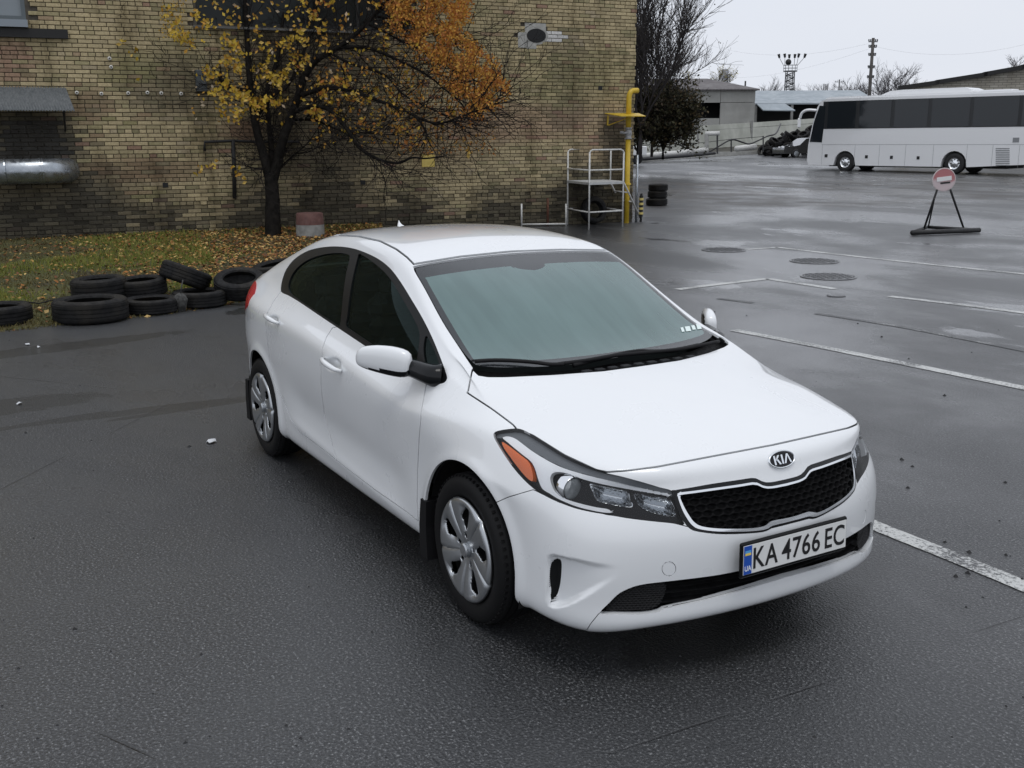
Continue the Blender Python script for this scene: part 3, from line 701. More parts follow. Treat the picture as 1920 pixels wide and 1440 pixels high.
# mirrors
I_ = Vector(at(770, 684, y=-.85)); O_ = Vector(at(668, 667, y=-1.008))
for s in (1, -1):
    ax = (O_-I_); L = ax.length; ax.normalize(); upv = Vector((0, 0, 1)); upv = (upv-ax*upv.dot(ax)).normalized(); fw = upv.cross(ax); fw = fw if fw.x > 0 else -fw
    vs = []; nu, nv2 = 18, 28
    tt = [0, .03, .08, .16, .26, .38, .5, .62, .72, .8, .87, .92, .96, .985, 1.0]
    hi_ = [.030, .050, .058, .063, .065, .065, .063, .060, .056, .052, .047, .041, .032, .020, .004]
    cz = [-.004, -.002, 0, .001, .002, .003, .003, .003, .002, .001, 0, -.002, -.005, -.008, -.009]
    rings = []
    for t, h_, c_ in zip(tt, hi_, cz):
        ring = []
        for j in range(nv2):
            a = 2*math.pi*j/nv2; ca, sa = math.cos(a), math.sin(a)
            f_ = math.copysign(abs(ca)**.75, ca)*(h_*.55 if ca > 0 else h_*.55); z_ = math.copysign(abs(sa)**.8, sa)*h_
            p = I_+ax*(L*t)+fw*f_+upv*(z_+c_)
            ring.append((p.x, p.y*s, p.z))
        rings.append(ring)
    vs = [p for r_ in rings for p in r_]; n2 = nv2
    fs = [(i*n2+j, i*n2+(j+1) % n2, (i+1)*n2+(j+1) % n2, (i+1)*n2+j) for i in range(len(tt)-1) for j in range(n2)]+[tuple(range(n2))[::-1], tuple((len(tt)-1)*n2+j for j in range(n2))]
    if s < 0: fs = [f[::-1] for f in fs]
    me = bpy.data.meshes.new('mirror'); me.from_pydata(vs, [], fs); me.shade_smooth(); mo = obj('mirror', me, [m_white, m_gloss], CAR)
    for pgn in me.polygons:
        c_ = pgn.center; rel = Vector((c_.x, c_.y*s, c_.z))-I_; t = rel.dot(ax)/L; z_ = rel.dot(upv)
        if z_ < -.034+.010*math.cos(t*3) or rel.dot(fw) < -.03: pgn.material_index = 1
    me.update()
    q0, _ = hit(822, 706); mb = MB(); q0 = q0+Vector((0, .01, 0))
    pa = [q0, q0+Vector((-.02, -.03, .004)), I_+Vector((-.01, .02, -.022)), I_+ax*.04+upv*-.02]
    mb.tube([(p.x, p.y*s, p.z) for p in [Vector(v) for v in spline([tuple(p) for p in pa], 5)]], [.055-.022*t for t in np.linspace(0, 1, 16)], 14); mb.build('mirror_foot', m_gloss, mo, True)
# wipers and cowl louvres
def surf(u, v, off=.0):
    p, n = hit(u, v); return p+n*off
for pts_, s_ in (([(1345, 648), (1315, 655), (1270, 664), (1200, 671), (1150, 676), (1105, 684), (1052, 691)], 0), ([(1057, 692), (1030, 692), (1000, 688), (960, 685), (925, 684), (890, 686)], 0)):
    P = [surf(u, v, .022) for u, v in pts_]
    mb = MB(); mb.tube([tuple(p) for p in [Vector(q) for q in spline([tuple(p) for p in P], 4)]], .0085, 8); wp = mb.build('wiper', m_rubber, CAR, True)
    Q = [surf(u-6, v-6, .010) for u, v in pts_[1:]]
    mb = MB(); mb.tube([tuple(Vector(q)) for q in spline([tuple(p) for p in Q], 4)], .005, 6); mb.build('wiper_blade', m_gap, wp, True)
P = [surf(u, v, .012) for u, v in [(1270, 662), (1225, 664), (1190, 664), (1130, 676), (1075, 690)]]
mb = MB(); mb.tube([tuple(Vector(q)) for q in spline([tuple(p) for p in P], 4)], .010, 8); mb.build('wiper_arm', m_rubber, wp, True)
m_lv = mat('cowl_louvre', (.05, .052, .055), .5)
for k in range(9):
    t = k/8; u = 1100+195*t; v = 694-27*t-6*math.sin(math.pi*t)*0
    p, n = hit(u, v-3.5); mb = MB()
    for q in range(5): mb.box((p.x+.002, p.y-.016+.008*q, p.z-.012), (.030, .004, .006))
    mb.build('cowl_louvre', m_lv, CAR)
# rain-sensor pad / interior mirror, sticker
p, n = hit(995, 512); mb = MB(); mb.bbox((0, 0, 0), (.05, .22, .06), .02); o = mb.build('interior_mirror', m_trim, CAR); o.location = (-.98, 0.0, 1.26)
m_stk = mat('sticker_white', (.72, .82, .80), .6)
mb = MB()
for (u0, v0, u1, v1) in ((1279, 613, 1284, 622), (1287, 611, 1296, 621), (1299, 609, 1305, 618), (1308, 606, 1316, 617)):
    q = [surf(u, v, -.001) for u, v in ((u0, v1), (u1, v1-1), (u1-3, v0), (u0-3, v0+1))]; mb.add([tuple(p) for p in q], [(0, 1, 2, 3)])
mb.build('screen_sticker', m_stk, WS)
# antenna
mb = MB(); x0, z0 = -2.44, 1.400
prof = [(k_*.75, h_*.72) for k_, h_ in [(0, 0), (.015, .012), (.06, .020), (.11, .026), (.15, .045), (.165, .060), (.175, .060), (.178, .02), (.18, 0)]]
sec = []
for dx, h in prof:
    w = .028*math.sin(math.pi*min(1, max(.02, (dx+.004)/.142)))**.6
    sec.append([(x0+.09-dx, -w, z0+0.004), (x0+.09-dx, -w*.55, z0+h*.6+.004), (x0+.09-dx, 0, z0+h+.004), (x0+.09-dx, w*.55, z0+h*.6+.004), (x0+.09-dx, w, z0+.004)])
mb.add([p for s in sec for p in s], [(i*5+j, i*5+j+1, (i+1)*5+j+1, (i+1)*5+j) for i in range(len(sec)-1) for j in range(4)]); mb.build('antenna', m_white, CAR, True)
# cabin
mb = MB(); mb.bbox((-.56, 0, .86), (.42, 1.30, .16), .07); mb.bbox((-.64, .36, .95), (.22, .36, .09), .05); mb.build('dashboard', m_inter, CAR)
st = MB(); st.lathe([(.185+.014*math.cos(t), .014*math.sin(t)) for t in np.linspace(0, 2*math.pi, 9)], 32); st.box((0, 0, -.01), (.34, .045, .02)); st.box((0, -.09, -.01), (.04, .18, .02)); st.lathe([(.0, .01), (.05, .005), (.06, -.03)], 16)
so = st.build('steering_wheel', m_trim, CAR, True); so.matrix_local = Matrix.Translation((-.86, .36, .93)) @ Matrix.Rotation(R(-65), 4, 'Y') @ Matrix.Rotation(R(90), 4, 'Z')
def seat(y, x, w):
    mb = MB(); mb.bbox((x+.08, y, .52), (.52, w, .16), .05)
    for k in range(5):
        t = k/4; mb.bbox((x-.18-.12*t, y, .60+.46*t), (.13, w*(1-.12*t), .15), .05)
    if w < .8: mb.bbox((x-.36, y, 1.17), (.09, .25, .18), .05)
    else:
        for q in (-.45, 0, .45): mb.bbox((x-.36, y+q, 1.12), (.09, .24, .12), .05)
    return mb.build('seat', m_seat, CAR)
seat(.36, -1.32, .50); seat(-.36, -1.32, .50); seat(0, -2.15, 1.30)
# number plate
PX, PZ = .951, .474
PLT = empty('number_plate', (PX, 0, PZ)); PLT.parent = CAR; PLT.rotation_euler = (0, R(-1.5), 0)
mb = MB(); mb.bbox((-.004, 0, 0), (.016, .535, .134), .006); mb.build('plate_frame', m_trim, PLT)
mb = MB(); mb.box((.0045, 0, .002), (.004, .516, .108)); mb.build('plate_sheet', mat('plate_white', (.74, .75, .74), .35), PLT)
mb = MB(); mb.box((.0068, -.2385, .002), (.0014, .037, .106)); mb.build('plate_band', mat('plate_blue', (.012, .08, .42), .4), PLT)
mb = MB(); mb.box((.0078, -.2385, .0335), (.001, .027, .009)); mb.build('flag_blue', mat('flag_blue', (.10, .38, .72), .4), PLT)
mb = MB(); mb.box((.0078, -.2385, .0245), (.001, .027, .009)); mb.build('flag_yellow', mat('flag_yellow', (.80, .62, .13), .4), PLT)
def text_mesh(name, s, size, material, parent, loc, sx=1, bold=0, ext=.0006):
    """letters standing on a plate that faces +x (read from the front)"""
    cu = bpy.data.curves.new(name, 'FONT'); cu.body = s; cu.size = size; cu.align_x = 'CENTER'; cu.align_y = 'CENTER'; cu.extrude = ext; cu.offset = bold; cu.resolution_u = 4
    to = bpy.data.objects.new(name, cu); COL.objects.link(to); dg = bpy.context.evaluated_depsgraph_get()
    me = bpy.data.meshes.new_from_object(to.evaluated_get(dg)); bpy.data.objects.remove(to); bpy.data.curves.remove(cu)
    o = obj(name, me, material, parent)
    o.matrix_local = Matrix.Translation(loc) @ Matrix(((0, 0, 1, 0), (sx, 0, 0, 0), (0, 1, 0, 0), (0, 0, 0, 1)))
    return o
m_ink = mat('plate_ink', (.008, .008, .009), .4)
ych = {'K': -.188, 'A': -.124, '4': -.050, '7': .000, '6': .049, '6b': .099, 'E': .163, 'C': .219}
for ch, y in ych.items():
    text_mesh('plate_character', ch[0], .112 if ch[0] in '4766' else .112, m_ink, PLT, (.0072, y, -.002), .80 if ch[0] in 'KAEC' else .84, .0011)
text_mesh('plate_country', 'UA', .027, mat('plate_letter_white', (.75, .78, .8), .4), PLT, (.0080, -.2385, -.030), .85, .0004)
# badge
p, n = hit(1461, 862); BD = bpy.data.objects.new('badge', None); COL.objects.link(BD); BD.parent = CAR
zx = n; yx = Vector((0, 1, 0)); yx = (yx-zx*yx.dot(zx)).normalized(); ux = zx.cross(yx)
BD.matrix_local = Matrix(((yx.x, ux.x, zx.x, p.x), (yx.y, ux.y, zx.y, 0), (yx.z, ux.z, zx.z, p.z), (0, 0, 0, 1)))
def ell(a, b, h, n=40): return [(a*math.cos(t), b*math.sin(t), h) for t in np.linspace(0, 2*math.pi, n+1)[:-1]]
mb = MB(); rs = [ell(.066, .034, -.004), ell(.066, .034, .004), ell(.063, .031, .007), ell(.0595, .0285, .0055), ell(.0585, .0275, .003)]
mb.add([p for r_ in rs for p in r_], [(i*40+j, i*40+(j+1) % 40, (i+1)*40+(j+1) % 40, (i+1)*40+j) for i in range(4) for j in range(40)]); mb.build('badge_ring', m_chrome, BD, True)
mb = MB(); mb.add(ell(.059, .028, .0035), [tuple(range(40))]); mb.build('badge_field', m_gloss, BD)
mb = MB(); h = .034; y0 = -h/2; tk = .0078
def poly(p): mb.prism([(x, y) for x, y in p], .0025, Matrix.Translation((0, 0, .0037)))
poly([(-.041, y0), (-.041+tk, y0), (-.041+tk, -y0), (-.041, -y0)])
poly([(-.0335, .000), (-.0205, -y0), (-.0115, -y0), (-.0275, -.001)]); poly([(-.0300, .004), (-.0235, .006), (-.0085, y0), (-.0180, y0)])
poly([(-.0045, y0), (-.0045+tk, y0), (-.0045+tk, -y0), (-.0045, -y0)])
poly([(.0065, y0), (.0145, y0), (.0265, .0105), (.0215, -y0)]); poly([(.0215, -y0), (.0265, .0105), (.0345, y0), (.0425, y0), (.0295, -y0)])
mb.build('badge_letters', m_chrome, BD)
# ================================================================ ground
FH = np.array([math.cos(CYAW), math.sin(CYAW)])
def gz(x, y):
    """height of the yard: flat around the car, rising gently towards the far fence"""
    D = (np.asarray(x)-CPOS[0])*FH[0]+(np.asarray(y)-CPOS[1])*FH[1]
    return np.interp(D, [27, 36, 52, 76, 100, 140, 4000], [0, .04, .20, .52, 1.0, 1.1, 1.1])
def gpos(u, v, dz=0):
    """point of the ground seen at a picture pixel"""
    lo, hi = 2., 400.; r = ray(u, v)
    for _ in range(60):
        m = (lo+hi)/2; p = CPOS+m*r
        if p[2] > gz(p[0], p[1])+dz: lo = m
        else: hi = m
    return CPOS+hi*r
def dp(u, v, d): return CPOS+d*ray(u, v)
rad = [0, 1.5, 3, 5, 8, 12, 16, 20, 25, 30, 36, 44, 52, 60, 70, 80, 92, 105, 125, 150, 200, 300, 450, 700]; na = 96
vs = [(CPOS[0], CPOS[1], 0)]; fs = []
for r_ in rad[1:]:
    for k in range(na):
        a = 2*math.pi*k/na; x, y = CPOS[0]+r_*math.cos(a), CPOS[1]+r_*math.sin(a); vs.append((x, y, float(gz(x, y))))
fs += [(0, 1+k, 1+(k+1) % na) for k in range(na)]
for i in range(len(rad)-2):
    fs += [(1+i*na+k, 1+(i+1)*na+k, 1+(i+1)*na+(k+1) % na, 1+i*na+(k+1) % na) for k in range(na)]
def asphalt_mat():
    m = mat('wet_asphalt', (.045, .046, .048), .5); n, l = nodes(m); p = geo_pos(n); b = n['Principled BSDF']
    fine = noise(n, l, p, 85, 4, .75); grit = voron(n, l, p, 95); mid = noise(n, l, p, 1.1, 6, .6); big = noise(n, l, mapping(n, l, p, (.16, .28, 1), rot=(0, 0, .5)), 1, 6, .62, .4)
    str_ = noise(n, l, mapping(n, l, p, (.25, 1.3, 1), rot=(0, 0, 1.05)), 1, 6, .6)
    c = ramp(n, l, fine, [(.36, (.004, .0045, .0055)), (.48, (.017, .018, .020)), (.57, (.046, .048, .051)), (.645, (.25, .255, .26))])
    c = mix(n, l, mrange(n, l, mid, .38, .66, 0, .38), c, (.048, .0505, .053))
    c = mix(n, l, mrange(n, l, str_, .52, .72, 0, .5), c, (.024, .025, .027))
    st = None; nz5 = noise(n, l, p, 5, 5, .7)
    for (u, v, rx, ry, u2, v2) in ((15, 762, .75, .30, 110, 750), (250, 772, 1.0, .10, 330, 762), (380, 762, .8, .07, 470, 748), (30, 800, .8, .06, 120, 785), (1430, 1130, .9, .35, 1600, 1050), (80, 655, 1.6, .25, 200, 640)):  # wet stains; the one under the bumper also paints in the car's shade and reflection
        a_, b_ = at(u, v, z=0), at(u2, v2, z=0); ang = math.atan2(b_[1]-a_[1], b_[0]-a_[0]); ca, sa = math.cos(ang), math.sin(ang)
        sx = n.new('ShaderNodeSeparateXYZ'); l.new(p, sx.inputs[0]); dx = math_(n, l, 'SUBTRACT', sx.outputs[0], float(a_[0])); dy = math_(n, l, 'SUBTRACT', sx.outputs[1], float(a_[1]))
        ex_ = math_(n, l, 'DIVIDE', math_(n, l, 'ADD', math_(n, l, 'MULTIPLY', dx, ca), math_(n, l, 'MULTIPLY', dy, sa)), rx); ey_ = math_(n, l, 'DIVIDE', math_(n, l, 'SUBTRACT', math_(n, l, 'MULTIPLY', dy, ca), math_(n, l, 'MULTIPLY', dx, sa)), ry)
        d2 = math_(n, l, 'ADD', math_(n, l, 'MULTIPLY', ex_, ex_), math_(n, l, 'MULTIPLY', ey_, ey_)); d2 = math_(n, l, 'ADD', d2, math_(n, l, 'MULTIPLY', nz5, 1.4))
        k_ = mrange(n, l, d2, 1.25, 1.75, 1, 0); st = k_ if st is None else math_(n, l, 'MAXIMUM', st, k_)
    c = mix(n, l, math_(n, l, 'MULTIPLY', st, .72), c, (.012, .0125, .012))
    # brown mud in the middle of the yard (towards the bus)
    mud = n.new('ShaderNodeVectorMath'); mud.operation = 'DISTANCE'; l.new(mapping(n, l, p, (1, .55, 0), rot=(0, 0, 0)), mud.inputs[0]); mud.inputs[1].default_value = (-24, 27*.55, 0)
    mm = math_(n, l, 'MULTIPLY', mrange(n, l, mud.outputs['Value'], 4, 12, 1, 0), mrange(n, l, noise(n, l, p, .7, 6), .35, .6, 0, 1))
    c = mix(n, l, math_(n, l, 'MULTIPLY', mm, .85), c, (.050, .043, .036))
    # cracks
    dist = mix(n, l, .12, p, n.new('ShaderNodeTexNoise').outputs['Color'])
    crk = voron(n, l, mapping(n, l, dist, (.21, .21, .21)), 1, 'DISTANCE_TO_EDGE'); ck = mrange(n, l, crk, .0004, .0014, 1, 0)
    ck = math_(n, l, 'MULTIPLY', ck, mrange(n, l, noise(n, l, p, .8, 3), .48, .6, 0, 1))
    c = mix(n, l, math_(n, l, 'MULTIPLY', ck, .8), c, (.008, .008, .009))
    l.new(c, b.inputs['Base Color'])
    wet = mrange(n, l, big, .46, .64, 0, 1); pud = mrange(n, l, noise(n, l, mapping(n, l, p, (.35, .6, 1), (3.1, 7.7, 0), (0, 0, .9)), 1, 5, .55, .3), .60, .64, 0, 1)
    sy_ = n.new('ShaderNodeSeparateXYZ'); l.new(p, sy_.inputs[0]); pud = math_(n, l, 'MULTIPLY', pud, mrange(n, l, math_(n, l, 'SUBTRACT', sy_.outputs[1], sy_.outputs[0]), 6, 10, 0, 1))
    rg = math_(n, l, 'SUBTRACT', .50, math_(n, l, 'MULTIPLY', wet, .20)); rg = math_(n, l, 'ADD', rg, math_(n, l, 'MULTIPLY', mm, .2)); rg = math_(n, l, 'SUBTRACT', rg, math_(n, l, 'MULTIPLY', st, .08))
    rg = math_(n, l, 'MULTIPLY', rg, math_(n, l, 'SUBTRACT', 1, math_(n, l, 'MULTIPLY', pud, .72)))
    l.new(rg, b.inputs['Roughness'])
    hgt = math_(n, l, 'ADD', math_(n, l, 'MULTIPLY', grit, .6), fine); hgt = math_(n, l, 'SUBTRACT', hgt, math_(n, l, 'MULTIPLY', ck, 1.5))
    bs = n.new('ShaderNodeBump'); bs.inputs['Distance'].default_value = .006; l.new(hgt, bs.inputs['Height'])
    l.new(math_(n, l, 'MULTIPLY', math_(n, l, 'SUBTRACT', 1, math_(n, l, 'MULTIPLY', pud, .9)), .9), bs.inputs['Strength']); l.new(bs.outputs[0], b.inputs['Normal'])
    l.new(mrange(n, l, big, .38, .62, .35, 1), b.inputs['Coat Weight']); b.inputs['Coat IOR'].default_value = 1.33
    l.new(math_(n, l, 'MULTIPLY', rg, .62), b.inputs['Coat Roughness']); bs2 = n.new('ShaderNodeBump'); bs2.inputs['Distance'].default_value = .006; l.new(hgt, bs2.inputs['Height']); bs2.inputs['Strength'].default_value = .3; l.new(bs2.outputs[0], b.inputs['Coat Normal'])
    return m
M_ASPH = asphalt_mat()
tag(mobj('asphalt_ground', vs, fs, M_ASPH, None, True), kind='structure')
# painted parking lines
def paint_mat(name, amount):
    m = mat(name, (.5, .5, .5), .5); n, l = nodes(m); p = geo_pos(n)
    f = noise(n, l, p, 48, 5, .8); g_ = noise(n, l, p, 2.2, 4)
    k = math_(n, l, 'ADD', f, math_(n, l, 'MULTIPLY', g_, .5))
    c = ramp(n, l, mrange(n, l, k, amount-.06, amount+.1, 0, 1), [(0, (.52, .53, .52)), (1, (.06, .062, .065))]); link_b(m, Base_Color=c)
    link_b(m, Normal=bump(n, l, noise(n, l, p, 160, 3, .7), .4, .005)); return m
m_pt = paint_mat('worn_line_paint', .78); m_pt2 = paint_mat('faded_line_paint', .62)
def line(pts, w, m=m_pt, z=.004):
    Pg = [gpos(u, v) for u, v in pts]; Pg = [np.array(p) for p in spline([p[:2] for p in Pg], 14)]
    L = []; Rr = []; rnd = random.Random(len(pts)*7+int(pts[0][0]))
    for i, p in enumerate(Pg):
        d = Pg[min(i+1, len(Pg)-1)]-Pg[max(i-1, 0)]; d = d/np.linalg.norm(d); nn = np.array([-d[1], d[0]])
        a, b = w/2*(1+rnd.uniform(-.03, .03)), w/2*(1+rnd.uniform(-.03, .03))
        for s, lst, ww in ((1, L, a), (-1, Rr, b)):
            q = p+nn*ww*s; lst.append((q[0], q[1], float(gz(*q))+z))
    n = len(L)
    return tag(mobj('parking_line', L+Rr, [(n+i, n+i+1, i+1, i) for i in range(n-1)], m), kind='structure')
line([(1375, 619), (1500, 643), (1700, 683), (1930, 730)], .125)
line([(1560, 950), (1647, 989), (1780, 1042), (1935, 1106)], .115)
line([(1668, 556), (1780, 569), (1930, 588)], .13)
line([(1440, 523), (1500, 532), (1566, 542)], .13); line([(1270, 543), (1350, 533), (1438, 523)], .13)
line([(1458, 464), (1650, 486), (1930, 515)], .13); line([(1400, 468), (1430, 466), (1455, 464)], .13)
line([(1530, 588), (1700, 615), (1930, 660)], .09, m_pt2); line([(1345, 560), (1380, 564), (1412, 568)], .09, m_pt2)
# manhole covers
m_iron = noisy('manhole_iron', (.07, .072, .076), (.12, .122, .126), 9, .35, .003)
m_irond = mat('manhole_joint', (.012, .012, .013), .7)
for u, v, r_, lb in ((1357, 469, .37, 'flat iron manhole cover at the end of a parking line'), (1527, 490, .37, 'rough iron manhole cover with raised pattern, middle of the three large ones'), (1553, 519, .37, 'large iron manhole cover nearest the white car'), (1568, 555, .11, 'small round iron cap set in the asphalt')):
    p = gpos(u, v); e = empty('manhole_cover', p, .3, lb, 'manhole cover', 'manhole covers in the yard')
    mb = MB(); mb.lathe([(r_*1.05, -.02), (r_*1.05, .010), (r_*.96, .012), (r_*.955, -.01)], 40); mb.build('rim', m_iron, e, angle=40)
    mb = MB(); mb.lathe([(r_*.955, .001), (r_*.93, .002)], 40); mb.build('joint', m_irond, e)
    mb = MB(); mb.lathe([(0, .013), (r_*.925, .013), (r_*.93, .0)], 40)
    rnd = random.Random(int(u))
    if r_ > .2:
        for i in range(-5, 6):
            for j in range(-5, 6):
                x, y = i*r_*.165, j*r_*.165
                if math.hypot(x, y) < r_*.85: mb.box((x, y, .016), (r_*.10, r_*.05, .007), (i+j) % 2*1.57)
    mb.build('lid', m_iron, e)
# litter on the asphalt
m_lw = mat('litter_white', (.62, .64, .66), .7); m_ld = mat('pebble_dark', (.02, .02, .021), .8)
for (u, v, sz, m_, nm, lb) in ((397, 830, .042, m_lw, 'paper_scrap', 'torn white paper scrap beside the rear wheel of the white car'), (35, 758, .028, m_lw, 'paper_scrap', 'small white scrap on the dark wet stain at the left edge'), (52, 647, .026, m_lw, 'paper_scrap', 'white crumb on asphalt in front of the tyre row'), (73, 652, .02, m_lw, 'paper_scrap', 'white crumb right of another, in front of the tyre row')):
    p = gpos(u, v); rnd = random.Random(u); pts = [(sz*rnd.uniform(.55, 1)*math.cos(a)*1.3, sz*rnd.uniform(.5, 1)*math.sin(a), rnd.uniform(.002, .02)) for a in np.linspace(0, 2*math.pi, 10)[:-1]]
    o = mobj(nm, pts+[(0, 0, .018)]+[(x, y, z-.003) for x, y, z in pts], [(i, (i+1) % 9, 9) for i in range(9)]+[(i, 10+i, 10+(i+1) % 9, (i+1) % 9) for i in range(9)], m_); o.location = p; tag(o, lb, 'litter', 'paper scraps on the asphalt')
pv = []; pf = []; rnd = random.Random(5)
peb = [(1822, 661), (1653, 632), (1608, 607), (1400, 592), (1704, 673), (1771, 742), (1690, 862), (1711, 875), (1702, 915), (1885, 905), (1772, 1017), (1818, 1036), (1792, 1081), (1815, 1075), (1886, 1041), (1916, 1087), (355, 838), (48, 812), (1060, 1330), (140, 1180), (1340, 585), (1770, 500)]
peb += [(rnd.uniform(0, 1920), rnd.uniform(600, 1430)) for _ in range(80)]
for i, (u, v) in enumerate(peb):
    p = gpos(u, v); s = rnd.uniform(.004, .009) if i > 21 else rnd.uniform(.009, .017); b = len(pv)
    for k in range(5): a = 2*math.pi*k/5+rnd.random(); pv.append((p[0]+s*math.cos(a)*rnd.uniform(.7, 1.2), p[1]+s*math.sin(a)*rnd.uniform(.7, 1.2), p[2]))
    pv.append((p[0], p[1], p[2]+s*.9)); pf += [(b+k, b+(k+1) % 5, b+5) for k in range(5)]
tag(mobj('gravel_crumbs', pv, pf, m_ld), 'dark crumbs of gravel scattered over the wet asphalt', 'gravel', kind='stuff')

# ================================================================ brick building
WP, WD = np.array([-17.788, .997]), np.array([.119, .9929]); WD /= np.linalg.norm(WD); WNo = np.array([WD[1], -WD[0]])
WRZ = math.atan2(WD[1], WD[0])
def wp(u, v, off=0):
    """picture pixel -> (along wall, height) on the wall face"""
    r = ray(u, v); t = ((WP-CPOS[:2])@WNo+off)/(r[:2]@WNo); q = CPOS+t*r; return (q[:2]-WP)@WD, q[2]
def wpt(s, z, off=0): q = WP+WD*s+WNo*off; return (q[0], q[1], z)
BLD = empty('brick_building', (WP[0], WP[1], 0), WRZ, 'weathered yellow brick building wall with stains, behind the autumn tree', 'building')
S0, S1, ZT = -6.0, 11.42, 7.4
def attr_mat(name, rough=.85, spec=.3, bumpd=.004, bsc=60):
    m = mat(name, (.3, .3, .3), rough, 0, spec); n, l = nodes(m); a = n.new('ShaderNodeAttribute'); a.attribute_name = 'col'
    p = geo_pos(n); f = noise(n, l, p, 30, 5, .7); c = mix(n, l, mrange(n, l, f, .3, .75, 0, .7), a.outputs['Color'], mix(n, l, 1, a.outputs['Color'], (.55, .52, .5), 'MULTIPLY'))
    st = noise(n, l, mapping(n, l, p, (1.6, 1.6, .5)), 1.2, 6, .65); c = mix(n, l, mrange(n, l, st, .47, .70, 0, .75), c, mix(n, l, 1, c, (.38, .36, .31), 'MULTIPLY'))
    link_b(m, Base_Color=c)
    if bumpd: link_b(m, Normal=bump(n, l, noise(n, l, p, bsc, 5, .7), .7, bumpd))
    return m
m_brick = attr_mat('old_brick')
m_mort = noisy('old_mortar', (.055, .048, .038), (.10, .088, .068), 7, .95, .004)
m_conc = noisy('concrete_patch', (.30, .30, .28), (.42, .42, .39), 8, .9, .004)
def set_col(me, cols):
    a = me.color_attributes.new('col', 'FLOAT_COLOR', 'POINT'); a.data.foreach_set('color', np.c_[np.asarray(cols), np.ones(len(cols))].astype(np.float32).ravel())
# backing wall and the rest of the building
WALL = bpy.data.objects.new('wall', None); COL.objects.link(WALL); WALL.parent = BLD
openings = []
def rect(u0, v0, u1, v1):
    a = wp(u0, v0); b = wp(u1, v1); c = wp(u1, v0); d = wp(u0, v1)
    return (a[0]+d[0])/2, (b[0]+c[0])/2, (b[1]+d[1])/2, (a[1]+c[1])/2          # s0, s1, z0, z1
win1 = rect(-90, -130, 40, 35); win2 = rect(362, -170, 765, 53)
openings += [win1, win2]
mb = MB()
xs = sorted({S0, S1}|{o[0] for o in openings}|{o[1] for o in openings}); zs = sorted({0, ZT}|{min(ZT, o[2]) for o in openings}|{min(o[3], ZT) for o in openings})
for i in range(len(xs)-1):
    for j in range(len(zs)-1):
        cx, cz = (xs[i]+xs[i+1])/2, (zs[j]+zs[j+1])/2
        if any(o[0] < cx < o[1] and o[2] < cz < o[3] for o in openings): continue
        mb.box((cx, .20, cz), (xs[i+1]-xs[i], .36, zs[j+1]-zs[j]))
mb.build('wall_core', m_mort, WALL)
def brick_tex(name, c1, c2, mo, sc=1):
    m = mat(name, c1, .9); n, l = nodes(m); t = n.new('ShaderNodeTexBrick'); t.inputs['Scale'].default_value = 1/sc
    t.inputs['Brick Width'].default_value = .26; t.inputs['Row Height'].default_value = .077; t.inputs['Mortar Size'].default_value = .008
    for k, c in ((1, c1), (2, c2), (3, mo)): t.inputs[k].default_value = (*c, 1)
    co = coords(n); sx = n.new('ShaderNodeSeparateXYZ'); l.new(co, sx.inputs[0]); cx = n.new('ShaderNodeCombineXYZ')
    l.new(math_(n, l, 'ADD', sx.outputs[0], sx.outputs[1]), cx.inputs[0]); l.new(sx.outputs[2], cx.inputs[1]); l.new(cx.outputs[0], t.inputs['Vector'])
    c = mix(n, l, mrange(n, l, noise(n, l, co, .8, 6), .4, .7, 0, .6), t.outputs['Color'], mix(n, l, 1, t.outputs['Color'], (.5, .48, .45), 'MULTIPLY'))
    link_b(m, Base_Color=c); return m
m_bt = brick_tex('brick_far', (.36, .29, .18), (.28, .22, .13), (.09, .075, .055))
mb = MB(); mb.box((S1-.19, 6.2, ZT/2), (.38, 11.6, ZT)); mb.box((S0+.19, 6.2, ZT/2), (.38, 11.6, ZT)); mb.box(((S0+S1)/2, 12.2, ZT/2), (S1-S0, .36, ZT)); mb.build('side_wall', m_bt, BLD)
mb = MB(); mb.box((S0-10, .2, ZT/2), (20, .38, ZT)); mb.build('long_wall', m_bt, BLD)
mb = MB(); mb.box(((S0+S1)/2, 6.1, ZT+.12), (S1-S0+.5, 13, .24)); mb.build('roof', m_conc, BLD)
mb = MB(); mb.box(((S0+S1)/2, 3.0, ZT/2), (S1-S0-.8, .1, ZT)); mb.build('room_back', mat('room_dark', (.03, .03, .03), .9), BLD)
# stains and colour zones on the bricks: (u, v, ru, rv, colour, strength)
YEL, OLV, PNK, SOOT, BRN, GRN, DRT = (.52, .435, .26), (.38, .335, .19), (.36, .235, .165), (.035, .035, .034), (.20, .13, .085), (.22, .215, .085), (.075, .066, .052)
ZONES = [(25, 115, 40, 55, PNK, .9), (60, 270, 105, 75, SOOT, .97), (170, 205, 50, 35, BRN, .6), (250, 320, 130, 26, BRN, .75), (330, 110, 70, 80, OLV, .5), (330, 165, 110, 60, DRT, .55), (600, 250, 150, 110, DRT, .75),
         (600, 80, 170, 90, DRT, .8), (455, 245, 40, 26, BRN, .9), (960, 230, 160, 40, PNK, .55), (1120, 240, 60, 80, PNK, .35), (1065, 120, 50, 60, DRT, .45), (1060, 210, 40, 40, DRT, .4), (1150, 260, 30, 50, DRT, .75), (1155, 330, 60, 40, DRT, .5), (150, 60, 120, 60, YEL, .5),
         (240, 130, 60, 40, GRN, .5), (1080, 150, 120, 60, GRN, .3), (820, 260, 130, 60, BRN, .4), (900, 90, 80, 80, OLV, .4), (100, 380, 200, 60, DRT, .7)]
